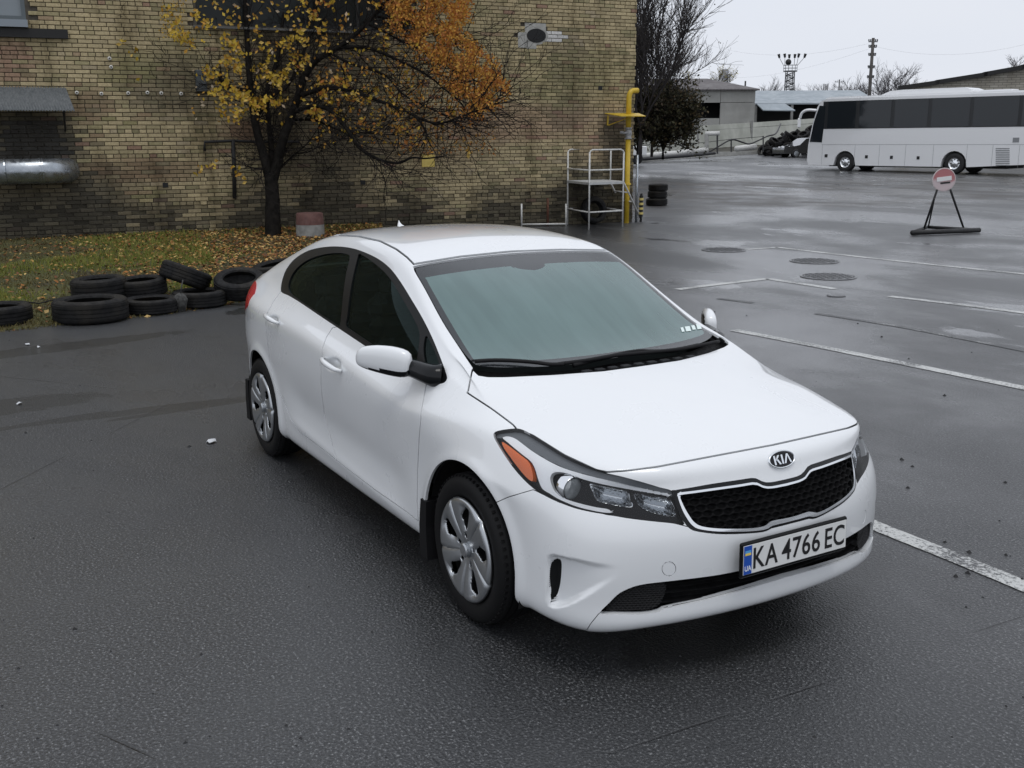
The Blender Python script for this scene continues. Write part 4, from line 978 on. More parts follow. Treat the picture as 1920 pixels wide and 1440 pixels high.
def zone_col(u, v, z, rnd):
    b = np.array(YEL)*rnd.uniform(.72, 1.12); h = rnd.random()
    if h < .03: b = np.array(PNK)*rnd.uniform(.75, 1.1)
    elif h < .22: b = np.array(OLV)*rnd.uniform(.7, 1.1)
    elif h < .26: b = np.array((.45, .38, .25))
    for zu, zv, ru, rv, c, s in ZONES:
        d = ((u-zu)/ru)**2+((v-zv)/rv)**2; d *= rnd.uniform(.75, 1.35)
        k = s*float(np.clip(1.35-d, 0, 1)); b = b*(1-k)+np.array(c)*rnd.uniform(.8, 1.2)*k
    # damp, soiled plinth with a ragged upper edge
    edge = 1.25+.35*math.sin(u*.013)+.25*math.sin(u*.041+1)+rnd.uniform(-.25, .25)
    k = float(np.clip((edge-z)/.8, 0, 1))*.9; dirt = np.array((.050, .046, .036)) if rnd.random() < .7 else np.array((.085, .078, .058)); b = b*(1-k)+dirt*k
    return np.clip(b, .012, .6)
rnd = random.Random(11); bricks = []
hole = wp(1005, 67); whites = rect(1019, 56, 1060, 79); patch = [rect(985, 45, 1022, 62), rect(972, 62, 988, 88), rect(988, 76, 1004, 90), rect(1012, 60, 1021, 76)]
hole_r = (.22, .14)
course = .077; z = .002; row = 0
while z < ZT-.1:
    header = row % 6 == 3; bl = .131 if header else .262; s = S0+(0 if row % 2 else bl/2)-(rnd.uniform(0, .05))
    while s < S1-.02:
        a, b = max(s, S0), min(s+bl-.012, S1); s += bl
        if b-a < .03: continue
        c, h = (a+b)/2, z+.0325
        if any(o[0]-.01 < b and a < o[1]+.01 and o[2] < h < o[3]+.05 for o in openings): continue
        if ((c-hole[0])/hole_r[0])**2+((h-hole[1])/hole_r[1])**2 < 1.3: continue
        if any(o[0] < c < o[1] and o[2] < h < o[3] for o in patch): continue
        bricks.append((a, b, z, z+.065, row))
    z += course; row += 1
def brick_geo(w, h, pr):
    """front at y=-pr, back in the core; slightly worn edges"""
    e = .005; V_ = [(-w/2, .03, -h/2), (w/2, .03, -h/2), (w/2, .03, h/2), (-w/2, .03, h/2), (-w/2, -pr+e, -h/2), (w/2, -pr+e, -h/2), (w/2, -pr+e, h/2), (-w/2, -pr+e, h/2), (-w/2+e, -pr, -h/2+e), (w/2-e, -pr, -h/2+e), (w/2-e, -pr, h/2-e), (-w/2+e, -pr, h/2-e)]
    F_ = [(8, 9, 10, 11)]+[(4+i, 4+(i+1) % 4, 8+(i+1) % 4, 8+i) for i in range(4)]+[(i, (i+1) % 4, 4+(i+1) % 4, 4+i) for i in range(4)]
    return V_, F_
items = []
for a, b, z0, z1, row in bricks:
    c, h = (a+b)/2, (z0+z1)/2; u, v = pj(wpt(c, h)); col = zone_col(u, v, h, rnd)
    if whites[0] < c < whites[1] and whites[2] < h < whites[3]: col = np.array((.72, .72, .70))*rnd.uniform(.85, 1)
    pr = .008+rnd.uniform(0, .007)
    if h < .8 and rnd.random() < .35: pr = rnd.uniform(-.012, .004); col = col*.7
    items.append((a, b, z0, z1, col, pr, u, v))
vis = [i for i, t in enumerate(items) if 2 < t[6] < 455 and 60 < t[7] < 400 and t[1]-t[0] > .2 and not (t[6] < 140 and 160 < t[7] < 350) and not (t[6] > 330 and t[7] < 250)]
vis.sort(key=lambda i: items[i][6]); single = set(vis[:300])
pal = {}
for i in single:
    a, b, z0, z1, col, pr, u, v = items[i]; key = (round(b-a, 3), tuple(np.round(np.log2(col)*3).astype(int)), round(pr, 3))
    if key not in pal:
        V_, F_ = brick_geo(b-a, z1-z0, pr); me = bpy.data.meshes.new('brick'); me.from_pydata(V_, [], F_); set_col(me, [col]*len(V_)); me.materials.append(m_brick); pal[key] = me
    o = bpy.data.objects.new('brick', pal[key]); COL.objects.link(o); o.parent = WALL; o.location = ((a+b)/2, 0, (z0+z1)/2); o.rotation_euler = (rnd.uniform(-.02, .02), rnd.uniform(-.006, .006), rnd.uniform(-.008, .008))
bv = []; bf = []; bc = []
for i, (a, b, z0, z1, col, pr, u, v) in enumerate(items):
    if i in single: continue
    V_, F_ = brick_geo(b-a, z1-z0, pr); k = len(bv); t = rnd.uniform(-.02, .02)
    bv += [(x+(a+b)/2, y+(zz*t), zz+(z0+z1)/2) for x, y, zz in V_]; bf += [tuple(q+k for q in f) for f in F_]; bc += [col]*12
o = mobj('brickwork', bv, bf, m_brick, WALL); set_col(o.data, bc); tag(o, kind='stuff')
# concrete patch with hole
mb = MB(); 
for o_ in patch: mb.box(((o_[0]+o_[1])/2, -.0, (o_[2]+o_[3])/2), (o_[1]-o_[0]+.03, .03, o_[3]-o_[2]+.03))
mb.lathe([(1.0, -.016), (1.35, -.012), (1.4, .02)], 24, axis='y'); n0 = len(mb.v)-72
mb.v[n0:] = [(x*hole_r[0]+hole[0], y, z*hole_r[1]+hole[1]) for x, y, z in mb.v[n0:]]; mb.build('cement_patch', m_conc, WALL)
mb = MB(); mb.lathe([(0, .012), (1.05, .012)], 24, axis='y'); mb.v = [(x*hole_r[0]+hole[0], y-.034, z*hole_r[1]+hole[1]) for x, y, z in mb.v]; mb.build('wall_hole', m_gap, WALL)
# windows
m_wf = mat('window_frame_grey', (.10, .12, .13), .5); m_wg = mat('window_glass_grey', (.20, .23, .25), .08, 0, .6); m_wdk = mat('window_glass_dark', (.012, .016, .016), .35, 0, .3)
def window(r_, fm, gm, nx, nz, dy=.10, nm='window'):
    s0, s1, z0, z1 = r_; z1 = min(z1, ZT-.1); w = bpy.data.objects.new(nm, None); COL.objects.link(w); w.parent = BLD
    mb = MB(); f = .07
    for x in (s0+f/2, s1-f/2): mb.box((x, dy, (z0+z1)/2), (f, .08, z1-z0))
    for z_ in (z0+f/2, z1-f/2): mb.box(((s0+s1)/2, dy+.002, z_), (s1-s0-2*f, .076, f))
    for i in range(1, nx): mb.box((s0+(s1-s0)*i/nx, dy+.004, (z0+z1)/2), (.05, .07, z1-z0-2*f))
    for i in range(1, nz): mb.box(((s0+s1)/2, dy+.006, z0+(z1-z0)*i/nz), (s1-s0-2*f, .06, .05))
    mb.build('frame', fm, w)
    for i in range(nx):
        for j in range(nz):
            mb = MB(); mb.box((s0+(s1-s0)*(i+.5)/nx, dy+.02, z0+(z1-z0)*(j+.5)/nz), ((s1-s0)/nx-.03, .008, (z1-z0)/nz-.03)); mb.build('pane', gm, w)
    return w
w1 = window(win1, m_wf, m_wg, 2, 1, .06); window(win2, mat('window_frame_black', (.02, .022, .022), .7), m_wdk, 4, 2, .15)
a = rect(-90, 36, 52, 50); mb = MB(); mb.box(((a[0]+a[1])/2, -.06, (a[2]+a[3])/2), (a[1]-a[0], .18, a[3]-a[2])); mb.build('sill', mat('sill_metal', (.24, .27, .30), .4, .5), w1)
m_lint = mat('lintel_black', (.014, .014, .014), .7)
a = rect(-90, 53, 127, 70); mb = MB(); mb.box(((a[0]+a[1])/2, -.03, (a[2]+a[3])/2), (a[1]-a[0], .12, (a[3]-a[2]))); mb.build('lintel_beam', m_lint, BLD)
a = rect(362, 53, 660, 58); mb = MB(); mb.box(((a[0]+a[1])/2, -.03, (a[2]+a[3])/2), (a[1]-a[0], .1, .04)); mb.build('sill', mat('sill_worn', (.12, .12, .115), .8), BLD)
# corrugated awning
m_corr = noisy('corrugated_grey', (.075, .085, .09), (.12, .13, .135), 14, .55, .002)
sa, za = wp(-60, 162); sb, _ = wp(123, 163); _, zb_ = wp(60, 207, .62); nC = 34*4; vs = []; 
for k in range(nC+1):
    s_ = sa+(sb-sa)*k/nC; d_ = .014*math.sin(k*math.pi/2)
    vs += [(s_, -.03, za+d_), (s_+.10, -.62, zb_+d_), (s_, -.03, za+d_-.006), (s_+.10, -.62, zb_-.006+d_)]
fs = []
for k in range(nC): i = k*4; fs += [(i, i+1, i+5, i+4), (i+2, i+6, i+7, i+3), (i+1, i+3, i+7, i+5)]
AW = mobj('awning', vs, fs, m_corr, BLD, True)
mb = MB()
for s_ in (sa+.3, sb-.08): mb.tube([(s_, -.02, zb_-.35), (s_, -.58, zb_-.01)], .018, 6)
mb.build('awning_bracket', m_lint, AW)
# galvanised duct with elbow
m_galv = noisy('galvanised_duct', (.32, .35, .38), (.42, .45, .48), 5, .32, 0, None, .85)
s_l, z_l = wp(-80, 322, .45); s_r, z_r = wp(108, 322, .45); rr = .225; zc = (z_l+z_r)/2
mb = MB(); path = [(s_l, -.45, zc), (s_r-.25, -.45, zc)]+[(s_r-.25+.42*math.sin(t), -.45+.42*(1-math.cos(t)), zc) for t in np.linspace(.15, 1.57, 9)]+[(s_r+.17, .05, zc)]
mb.tube(path, rr, 24); DU = mb.build('air_duct', m_galv, BLD, True)
for s_ in (wp(10, 322, .45)[0], wp(76, 322, .45)[0], wp(81, 322, .45)[0]): MB().lathe([(rr-.01, -.012), (rr+.012, -.012), (rr+.012, .012), (rr-.01, .012)], 24, (s_, -.45, zc), 'x').build('duct_band', m_galv, DU)
# black pipe bracket, grey box, insulators, yellow plate, small holes
mb = MB(); q = [wp(383, 283), wp(383, 266), wp(436, 264), wp(480, 266), wp(560, 266)]; mb.tube([(s, -.06, z) for s, z in q], .028, 8); q = [wp(436, 264), wp(438, 310), wp(439, 372)]; mb.tube([(s, -.06, z) for s, z in q], .04, 8); mb.build('wall_pipe', m_lint, BLD, True)
a = rect(366, 132, 386, 172); mb = MB(); mb.bbox(((a[0]+a[1])/2, -.07, (a[2]+a[3])/2), (a[1]-a[0], .14, a[3]-a[2]), .01); mb.build('junction_box', mat('box_grey', (.07, .08, .085), .6), BLD)
m_cer = mat('ceramic_white', (.62, .61, .57), .35)
for u, v in ((144, 174), (190, 176), (240, 175), (276, 174), (302, 175), (339, 176), (205, 110), (208, 126)):
    s, z = wp(u, v); mb = MB(); mb.lathe([(.016, -.07), (.032, -.07), (.036, -.05), (.032, -.02), (.018, 0)], 12, axis='y'); o = mb.build('insulator', m_cer, BLD, True); o.location = (s, 0, z)
a = rect(790, 290, 814, 313); mb = MB(); mb.bbox(((a[0]+a[1])/2, -.03, (a[2]+a[3])/2), (a[1]-a[0], .015, a[3]-a[2]), .004); mb.build('yellow_plate', noisy('plate_yellow', (.66, .50, .12), (.74, .58, .16), 12, .5), BLD)
for u, v in ((680, 342), (1125, 165), (310, 347)):
    s, z = wp(u, v); mb = MB(); mb.box((s, -.018, z), (.10, .012, .09)); mb.build('wall_hole', m_gap, WALL)

# ================================================================ lawn strip with fallen leaves
lf = [(-420, 690), (-200, 650), (0, 624), (60, 618), (110, 612), (200, 606), (250, 598), (330, 588), (420, 573), (480, 562), (540, 545), (600, 520), (660, 495), (720, 470)]
F_ = [gpos(u, v)[:2] for u, v in lf]; Bk = []
for k, p in enumerate(F_):
    s_ = np.interp(k, [0, len(F_)-1], [-6.0, 5.3]); Bk.append(WP+WD*s_+WNo*(-.05))
nr = 14; vs = []; rnd = random.Random(3)
for j in range(nr+1):
    t = j/nr
    for k in range(len(F_)):
        p = F_[k]*(1-t)+Bk[k]*t; h = -.02+.09*min(1, j/1.0)+.10*t+rnd.uniform(-.012, .012)*(0 < j)
        vs.append((p[0], p[1], h))
nk = len(F_)
def lawn_mat():
    m = mat('lawn_soil', (.06, .05, .03), .95); n, l = nodes(m); p = geo_pos(n)
    c = ramp(n, l, noise(n, l, p, 1.3, 6), [(.35, (.045, .040, .022)), (.5, (.075, .085, .022)), (.65, (.085, .062, .028))]); c = mix(n, l, mrange(n, l, noise(n, l, p, 22, 5), .4, .7, 0, .6), c, (.03, .027, .015))
    link_b(m, Base_Color=c, Normal=bump(n, l, noise(n, l, p, 30, 6), .8, .02)); return m
tag(mobj('lawn', vs, [(j*nk+k, j*nk+k+1, (j+1)*nk+k+1, (j+1)*nk+k) for j in range(nr) for k in range(nk-1)], lawn_mat(), None, True), kind='structure')
LA = np.array(vs).reshape(nr+1, nk, 3)
def lawn_pt(t, k):
    j = min(nr-1, int(t*nr)); i = min(nk-2, int(k)); a, b = t*nr-j, k-i
    return (LA[j, i]*(1-a)*(1-b)+LA[j+1, i]*a*(1-b)+LA[j, i+1]*(1-a)*b+LA[j+1, i+1]*a*b)
def col_mat(name, rough=.7, trans=0, spec=.3):
    m = mat(name, (.3, .3, .3), rough, 0, spec); n, l = nodes(m); a = n.new('ShaderNodeAttribute'); a.attribute_name = 'col'; l.new(a.outputs['Color'], n['Principled BSDF'].inputs['Base Color'])
    if trans:
        b = n['Principled BSDF']; t = n.new('ShaderNodeBsdfTranslucent'); l.new(a.outputs['Color'], t.inputs[0]); mx = n.new('ShaderNodeMixShader'); mx.inputs[0].default_value = trans
        l.new(b.outputs[0], mx.inputs[1]); l.new(t.outputs[0], mx.inputs[2]); l.new(mx.outputs[0], n['Material Output'].inputs[0])
    return m
m_leaf = col_mat('leaf_autumn', .6, .35); m_grass = col_mat('grass_blades', .7, .25); m_litl = col_mat('leaf_litter', .75)
G = RNG; gv = []; gf = []; gc = []
for i in range(52000):
    t, k = G.random()**1.1, G.random()*(nk-1.01); 
    if k > 8.5 and G.random() < .75: continue
    p = lawn_pt(t, k); pn = math.sin(p[0]*1.9+2)+math.sin(p[1]*1.4)+math.sin((p[0]+p[1])*.8)
    if G.random() > .62+.3*(pn > 0): continue
    h = G.uniform(.03, .075)*(1.25 if pn > .3 else .8); a = G.uniform(0, 6.28); w = .006+.006*G.random(); b = len(gv); lx, ly = G.normal(0, .03, 2)
    gv += [(p[0]-w*math.cos(a), p[1]-w*math.sin(a), p[2]-.01), (p[0]+w*math.cos(a), p[1]+w*math.sin(a), p[2]-.01), (p[0]+lx, p[1]+ly, p[2]+h)]; gf.append((b, b+1, b+2))
    yb = G.random(); c = np.array((.15, .20, .035))*(1-yb)+np.array((.27, .25, .06))*yb if pn > -.4 else np.array((.17, .145, .055))*G.uniform(.6, 1.1)
    gc += [c*.7, c*.7, c*1.1]
o = mobj('grass', gv, gf, m_grass); set_col(o.data, gc); tag(o, 'short patchy autumn grass on the strip between tyres and brick wall', 'grass', kind='stuff')
LC = [(.30, .12, .03), (.22, .085, .03), (.36, .19, .055), (.16, .07, .03), (.42, .25, .08), (.10, .05, .025), (.52, .36, .14)]
lv = []; lfc = []; lc = []
def leaf(p, s, c, nrm=None, V_=None, F2=None, C_=None):
    V_ = lv if V_ is None else V_; F2 = lfc if F2 is None else F2; C_ = lc if C_ is None else C_
    if nrm is None: nrm = np.array([G.normal(0, .35), G.normal(0, .35), 1])
    nrm = nrm/np.linalg.norm(nrm); a = G.normal(0, 1, 3); a -= nrm*(a@nrm); a /= np.linalg.norm(a); b = np.cross(nrm, a); k = len(V_)
    V_ += [tuple(p-a*s), tuple(p+b*s*.62-a*.1*s+nrm*s*.15), tuple(p+a*s), tuple(p-b*s*.62-a*.1*s+nrm*s*.15)]; F2 += [(k, k+1, k+2), (k, k+2, k+3)]; C_ += [c]*4
for i in range(24000):
    t, k = G.random(), G.random()*(nk-1.01)
    dens = np.interp(k, [0, 5, 6.5, 8, 13], [.08, .18, .45, 1, 1])*np.interp(t, [0, .35, 1], [.45, .7, 1])
    if G.random() > dens: continue
    p = lawn_pt(t, k)+np.array([0, 0, G.uniform(.004, .035)]); leaf(p, G.uniform(.022, .045), np.array(LC[G.integers(len(LC))])*G.uniform(.7, 1.15))
o = mobj('leaf_litter', lv, lfc, m_litl); set_col(o.data, lc); tag(o, 'brown and orange fallen leaves under the tree', 'fallen leaves', kind='stuff')

# ================================================================ autumn tree in front of the wall
TD = 19.9                                                   # distance of the trunk
def limb(mb, pts, r0, r1, n=8, wob=.0):
    """branch through picture points (u, v, depth offset)"""
    P = spline([dp(u, v, TD+d) for u, v, d in pts], 5); m = len(P)
    mb.tube([tuple(p) for p in P], [r0+(r1-r0)*i/(m-1) for i in range(m)], n); return P
def bark_mat(name, c1, c2):
    m = noisy(name, c1, c2, 9, .9, 0, spec=.12); n, l = nodes(m); link_b(m, Normal=bump(n, l, noise(n, l, mapping(n, l, coords(n), (14, 14, 3)), 2, 6), .9, .02)); return m
m_bark = bark_mat('bark_dark', (.006, .0055, .005), (.016, .014, .012)); m_twig = mat('twig_dark', (.012, .010, .0095), .95, 0, .2)
TR = empty('autumn_tree', gpos(512, 459), 0, 'dark tree with sparse yellow leaves and an orange side, in front of the brick wall', 'tree')
def to_local(o, root):
    root_m = Matrix.Translation(root.location); o.parent = root; o.matrix_parent_inverse = root_m.inverted()
mb = MB(); limb(mb, [(511, 462, 0), (512, 440, 0), (511, 400, 0), (511, 372, 0), (508, 335, 0)], .17, .125, 12); o = mb.build('trunk', m_bark, TR, True); to_local(o, TR)
LIMBS = [([(508, 345, 0), (497, 300, .05), (483, 250, .1), (474, 200, .15), (467, 133, .2), (463, 67, .3), (458, -20, .4), (450, -110, .5)], .10, .03),
         ([(510, 345, 0), (519, 310, -.05), (530, 265, -.1), (543, 228, -.1), (556, 190, -.2), (573, 140, -.3), (595, 112, -.4), (630, 92, -.5), (665, 66, -.6), (700, 30, -.6), (740, -20, -.6)], .105, .03),
         ([(509, 330, .1), (508, 270, .3), (502, 215, .4), (500, 170, .5), (520, 110, .6), (530, 40, .7), (535, -60, .8)], .065, .02),
         ([(548, 212, -.1), (580, 200, -.4), (615, 205, -.6), (645, 235, -.8), (672, 275, -.9), (705, 297, -1), (745, 306, -1.1), (772, 296, -1.2), (800, 297, -1.2), (838, 292, -1.3)], .045, .012),
         ([(560, 180, -.2), (610, 165, -.5), (655, 170, -.6), (705, 187, -.8), (750, 205, -.9), (780, 220, -1), (800, 252, -1.1), (790, 275, -1.1)], .05, .012),
         ([(780, 220, -1), (820, 232, -1.1), (860, 220, -1.2), (895, 207, -1.2), (925, 197, -1.2), (940, 178, -1.2)], .022, .006),
         ([(470, 170, .2), (440, 165, .3), (415, 150, .3), (385, 100, .4), (355, 50, .5), (335, -10, .5)], .04, .01), ([(420, 105, .4), (390, 102, .4), (355, 110, .4), (335, 125, .4), (310, 148, .4)], .018, .004), ([(350, 103, .4), (330, 85, .4), (315, 60, .4), (300, 30, .4)], .012, .003),
         ([(480, 220, .15), (510, 180, .4), (540, 160, .6), (570, 95, .7), (590, 30, .8), (600, -60, .8)], .045, .015),
         ([(640, 88, -.5), (690, 90, -.7), (740, 110, -.8), (800, 140, -.9), (850, 180, -1), (890, 200, -1.1)], .04, .008), ([(620, 100, -.5), (660, 120, -.6), (720, 140, -.7), (760, 180, -.8), (830, 215, -.9), (870, 240, -1)], .03, .006),
         ([(700, 30, -.6), (760, 40, -.4), (820, 60, -.2), (870, 90, -.1)], .025, .006), ([(690, 45, -.6), (750, 75, -.3), (810, 105, -.2), (860, 140, -.1), (900, 160, 0)], .02, .005), ([(545, 225, -.1), (590, 225, .3), (640, 245, .5), (700, 250, .6), (760, 255, .7)], .03, .006), ([(505, 310, 0), (490, 320, -.1), (480, 345, -.1), (472, 365, -.1)], .008, .003), ([(515, 325, 0), (540, 300, .3), (575, 270, .5), (600, 235, .6)], .02, .006)]
mb = MB(); paths = []
for pts, r0, r1 in LIMBS: paths.append((limb(mb, pts, r0, r1, 7), r0))
o = mb.build('limbs', m_bark, TR, True); to_local(o, TR)
mb = MB(); rnd = random.Random(21); tips = []
def twig(p, d, L, r, lev):
    pts = [p]; q = np.array(p, float); dd = np.array(d, float)
    for k in range(4):
        dd = dd+np.array([rnd.gauss(0, .16), rnd.gauss(0, .16), rnd.gauss(0, .16)+.03]); dd /= np.linalg.norm(dd); q = q+dd*L/4; pts.append(q.copy())
        if lev > 0 and k > 0 and rnd.random() < .8:
            e = dd+np.array([rnd.gauss(0, .7), rnd.gauss(0, .7), rnd.gauss(0, .6)]); e /= np.linalg.norm(e); twig(q.copy(), e, L*rnd.uniform(.45, .7), r*.6, lev-1)
    mb.tube([tuple(p) for p in pts], [r*(1-.18*k) for k in range(5)], 3, False); tips.append(q)
for P, r0 in paths:
    n = len(P)
    for i in range(3, n):
        u, v = pj(P[i])
        for _ in range(2 if r0 > .02 else 1):
            if v > 330 or rnd.random() < .12 or (740 < u < 850 and v > 262): continue
            t = P[i]-P[i-1]; t /= np.linalg.norm(t); e = t*.6+np.array([rnd.gauss(0, .6), rnd.gauss(0, .6), rnd.gauss(.1, .6)]); e /= np.linalg.norm(e)
            twig(P[i], e, rnd.uniform(.5, 1.15), .011, 2)
o = mb.build('twigs', m_twig, TR); tag(o, kind='stuff'); to_local(o, TR)
# leaves: hanging yellow clusters (traced) and the dense orange side
YL = [(.58, .40, .045), (.62, .44, .06), (.50, .32, .035), (.66, .46, .12), (.52, .28, .04)]; ORL = [(.50, .20, .035), (.56, .26, .04), (.44, .17, .04), (.58, .31, .06), (.62, .36, .07), (.36, .13, .035)]; PL = [(.60, .50, .36), (.55, .42, .28)]
v2 = []; f2 = []; c2 = []
def hang(u, v, n, ru, rv, pal_, s=.045, dd=.5):
    for _ in range(n):
        p = dp(u+G.normal(0, ru), v+G.normal(0, rv), TD-.5+G.normal(0, dd)); nn = np.array([1.0, -.6, 0])+G.normal(0, .6, 3)
        leaf(p, s*G.uniform(.65, 1.15), np.array(pal_[G.integers(len(pal_))])*G.uniform(.75, 1.15), nn, v2, f2, c2)
CL = [(368, 28, 10), (380, 45, 8), (345, 70, 22), (330, 65, 16), (355, 85, 8), (395, 45, 5), (402, 4, 4), (425, 75, 12), (440, 85, 14), (428, 110, 14), (445, 130, 16), (420, 115, 6), (455, 105, 4), (385, 135, 8), (392, 145, 10), (410, 140, 8), (425, 155, 14), (440, 170, 12), (400, 172, 14), (415, 185, 10), (452, 178, 18), (465, 185, 14), (478, 192, 18), (490, 200, 14), (500, 190, 12), (520, 192, 8), (528, 190, 5), (440, 215, 10), (450, 212, 8), (418, 210, 6), (478, 208, 4), (448, 240, 0), (480, 62, 4), (490, 85, 4), (503, 90, 5), (487, 125, 6), (492, 135, 8), (505, 110, 6), (512, 145, 14), (522, 155, 16), (530, 145, 12), (535, 130, 8), (545, 75, 8), (555, 65, 8), (565, 60, 8), (572, 75, 8), (532, 85, 10), (552, 105, 12), (560, 120, 10), (575, 110, 8), (570, 0, 12), (585, 25, 10), (590, 38, 6), (605, 50, 8), (607, 78, 8), (615, 5, 8), (617, 90, 2), (540, 25, 5), (420, 18, 4), (440, 15, 3), (430, 40, 4), (452, 48, 3), (600, 155, 10), (605, 175, 10), (625, 155, 12), (635, 150, 10), (582, 205, 12), (595, 212, 12), (620, 190, 8), (650, 155, 8), (665, 180, 12), (655, 180, 8), (690, 185, 10), (700, 165, 6), (730, 175, 8), (735, 200, 12), (745, 210, 8), (750, 245, 10), (680, 230, 8), (628, 212, 8), (720, 60, 12), (735, 45, 8), (722, 88, 4), (652, 120, 5), (670, 60, 4), (600, 8, 6), (705, 8, 6), (845, 210, 10), (820, 230, 5), (640, 40, 3), (770, 270, 4), (800, 265, 4), (880, 280, 4), (400, 312, 5), (375, 318, 5), (232, 78, 4), (255, 95, 3), (243, 110, 3), (270, 130, 2), (328, 40, 12), (315, 20, 10), (455, 330, 4), (440, 315, 3)]
for u, v, n in CL: hang(u, v, int(n*1.6), 6, 6, YL if u < 560 else YL+ORL[2:5], .050)
for _ in range(420): hang(G.uniform(585, 800), G.uniform(90, 270), 1, 4, 4, ORL[1:5]+YL[:2], .038)
for _ in range(700): hang(G.uniform(330, 760), G.uniform(-190, -10), 1, 5, 5, YL, .046, .6)
for _ in range(330): hang(G.uniform(360, 780), G.uniform(-20, 230), 1, 3, 3, PL+YL+ORL[3:5], .042)
def in_poly(u, v, P):
    return sdist(np.array([[u, v]]), np.array(P, float))[0] < 0
OP = [(690, -170), (780, -215), (860, -150), (890, -60), (880, 20), (876, 70), (905, 100), (938, 130), (955, 165), (935, 195), (905, 225), (870, 215), (840, 165), (815, 130), (775, 85), (740, 50), (720, 10)]
uvs = np.stack([G.uniform(690, 960, 90000), G.uniform(-215, 230, 90000)], 1); ins = sdist(uvs+G.normal(0, 6, uvs.shape), np.array(OP, float)) < 0
clp = np.sin(uvs[:, 0]*.11+uvs[:, 1]*.05)+np.sin(uvs[:, 1]*.13-uvs[:, 0]*.06); uvs = uvs[ins & (G.random(90000) < .55+.3*clp)][:19000]
for u, v in uvs: hang(u, v, 1, 1, 1, ORL, .030, .6)
for _ in range(900):
    u, v = G.uniform(740, 930), G.uniform(100, 290); hang(u, v, 1, 2, 2, ORL, .026, .5)
for _ in range(260): hang(G.uniform(300, 345), G.uniform(-30, 70), 1, 3, 3, [(.55, .36, .06), (.46, .28, .05)], .024, .4)
o = mobj('crown', v2, f2, m_leaf, TR); set_col(o.data, c2); tag(o, kind='stuff'); to_local(o, TR)

# ================================================================ tyres
m_tyre = noisy('old_tyre_rubber', (.005, .005, .0055), (.014, .014, .0145), 14, .65, .002, (.022, .020, .017), spec=.22)
def tyre_mesh(Ro, Wd, Ri):
    h = Wd/2; pr = [(Ri, -h*.72), (Ri+.012, -h*.9), ((Ro+Ri)/2, -h), (Ro-.035, -h*.95), (Ro-.012, -h*.82)]
    for y in (-.55, -.18, .18, .55): pr += [(Ro, (y-.14)*h), (Ro, (y+.10)*h), (Ro-.009, (y+.12)*h), (Ro-.009, (y+.20)*h)]
    pr += [(Ro-.012, h*.82), (Ro-.035, h*.95), ((Ro+Ri)/2, h), (Ri+.012, h*.9), (Ri, h*.72), (Ri+.02, h*.5), (Ro-.05, 0), (Ri+.02, -h*.5), (Ri, -h*.72)]
    mb = MB(); mb.lathe(pr, 40); return mb.mesh('tyre', angle=40)
TM = {}
def tyre(u, v, D, Wd, lb, tilt=0, az=0, dz=0, grp='old tyres edging the grass', sink=0, pos=None):
    k = (D, Wd)
    if k not in TM: TM[k] = tyre_mesh(D/2, Wd, D/2*.62); TM[k].materials.append(m_tyre)
    p = Vector(pos if pos is not None else gpos(u, v)); o = bpy.data.objects.new('tyre', TM[k]); COL.objects.link(o)
    hgt = Wd/2*abs(math.cos(tilt))+D/2*abs(math.sin(tilt)); o.location = p+Vector((0, 0, hgt+dz-sink))
    o.rotation_euler = (tilt, 0, az); return tag(o, lb, 'tyre', grp)
az0 = math.atan2(CR[1], CR[0])
tyre(2, 608, .66, .22, 'black tyre lying flat at the left edge of the picture, in front of the grass')
tyre(172, 600, .80, .25, 'wide black tyre lying flat on the asphalt edge, in front of a ribbed tyre')
tyre(190, 578, .64, .26, 'black ribbed tyre behind and above a wider flat tyre', R(2), 0, .10)
tyre(268, 572, .60, .21, 'low black tyre lying behind and right of the ribbed tyre', R(4), .5, .10)
tyre(285, 585, .64, .17, 'flat sunken black tyre right of the ribbed tyre', 0, 0, 0)
tyre(352, 566, .62, .22, 'black tyre leaning at a slant on top of the tyre row', R(24), az0+R(125), .10)
tyre(375, 573, .64, .19, 'flat black tyre under the slanting one')
tyre(452, 566, .62, .22, 'tilted black tyre showing its open centre, beside the rear of the white car', R(18), az0+R(10), .02)
tyre(520, 545, .64, .22, 'black tyre half hidden behind the tail of the white car', R(10), 0, .10)
for k, (uu, D) in enumerate(((1231, .63), (1232, .57), (1232.5, .57))):
    p = gpos(1232, 385); tyre(0, 0, D, .20, ['bottom tyre of the three stacked on the asphalt beyond the yellow pipe', 'middle tyre of the three stacked on the asphalt beyond the yellow pipe', 'top tyre of the three stacked on the asphalt beyond the yellow pipe'][k], R((1, -1.5, 1)[k]), 0, .205*k, 'stack of three tyres', pos=p+np.array([.0, .02*(k-1), 0]))
pt = wpt(*wp(1113, 400, .25), .25); tyre(0, 0, .62, .2, 'black tyre leaning on the brick wall behind the white platform', R(78), WRZ, 0, None, pos=(pt[0], pt[1], 0.0))
# stake with a tied bundle, cord between tyres
p = gpos(340, 584); mb = MB(); mb.lathe([(.0, 0), (.05, 0), (.07, .08), (.085, .14), (.06, .19), (.03, .21), (0, .22)], 12); mb.tube([(0, 0, .18), (.03, .02, .30), (-.02, .05, .36)], .008, 5); o = mb.build('rope_bundle', noisy('rope_grey', (.025, .025, .024), (.08, .08, .075), 25, .9), None, True); o.location = p; tag(o, 'small greyish bundle tied in front of the tyre row', 'bundle')
mb = MB(); mb.tube([tuple(gpos(40, 590)+[0, 0, .16]), tuple(gpos(75, 590)+[0, 0, .13]), tuple(gpos(110, 588)+[0, 0, .17])], .008, 6); o = mb.build('stretched_rope', m_rubber); tag(o, 'thin black rope stretched between two tyres at the left', 'rope')
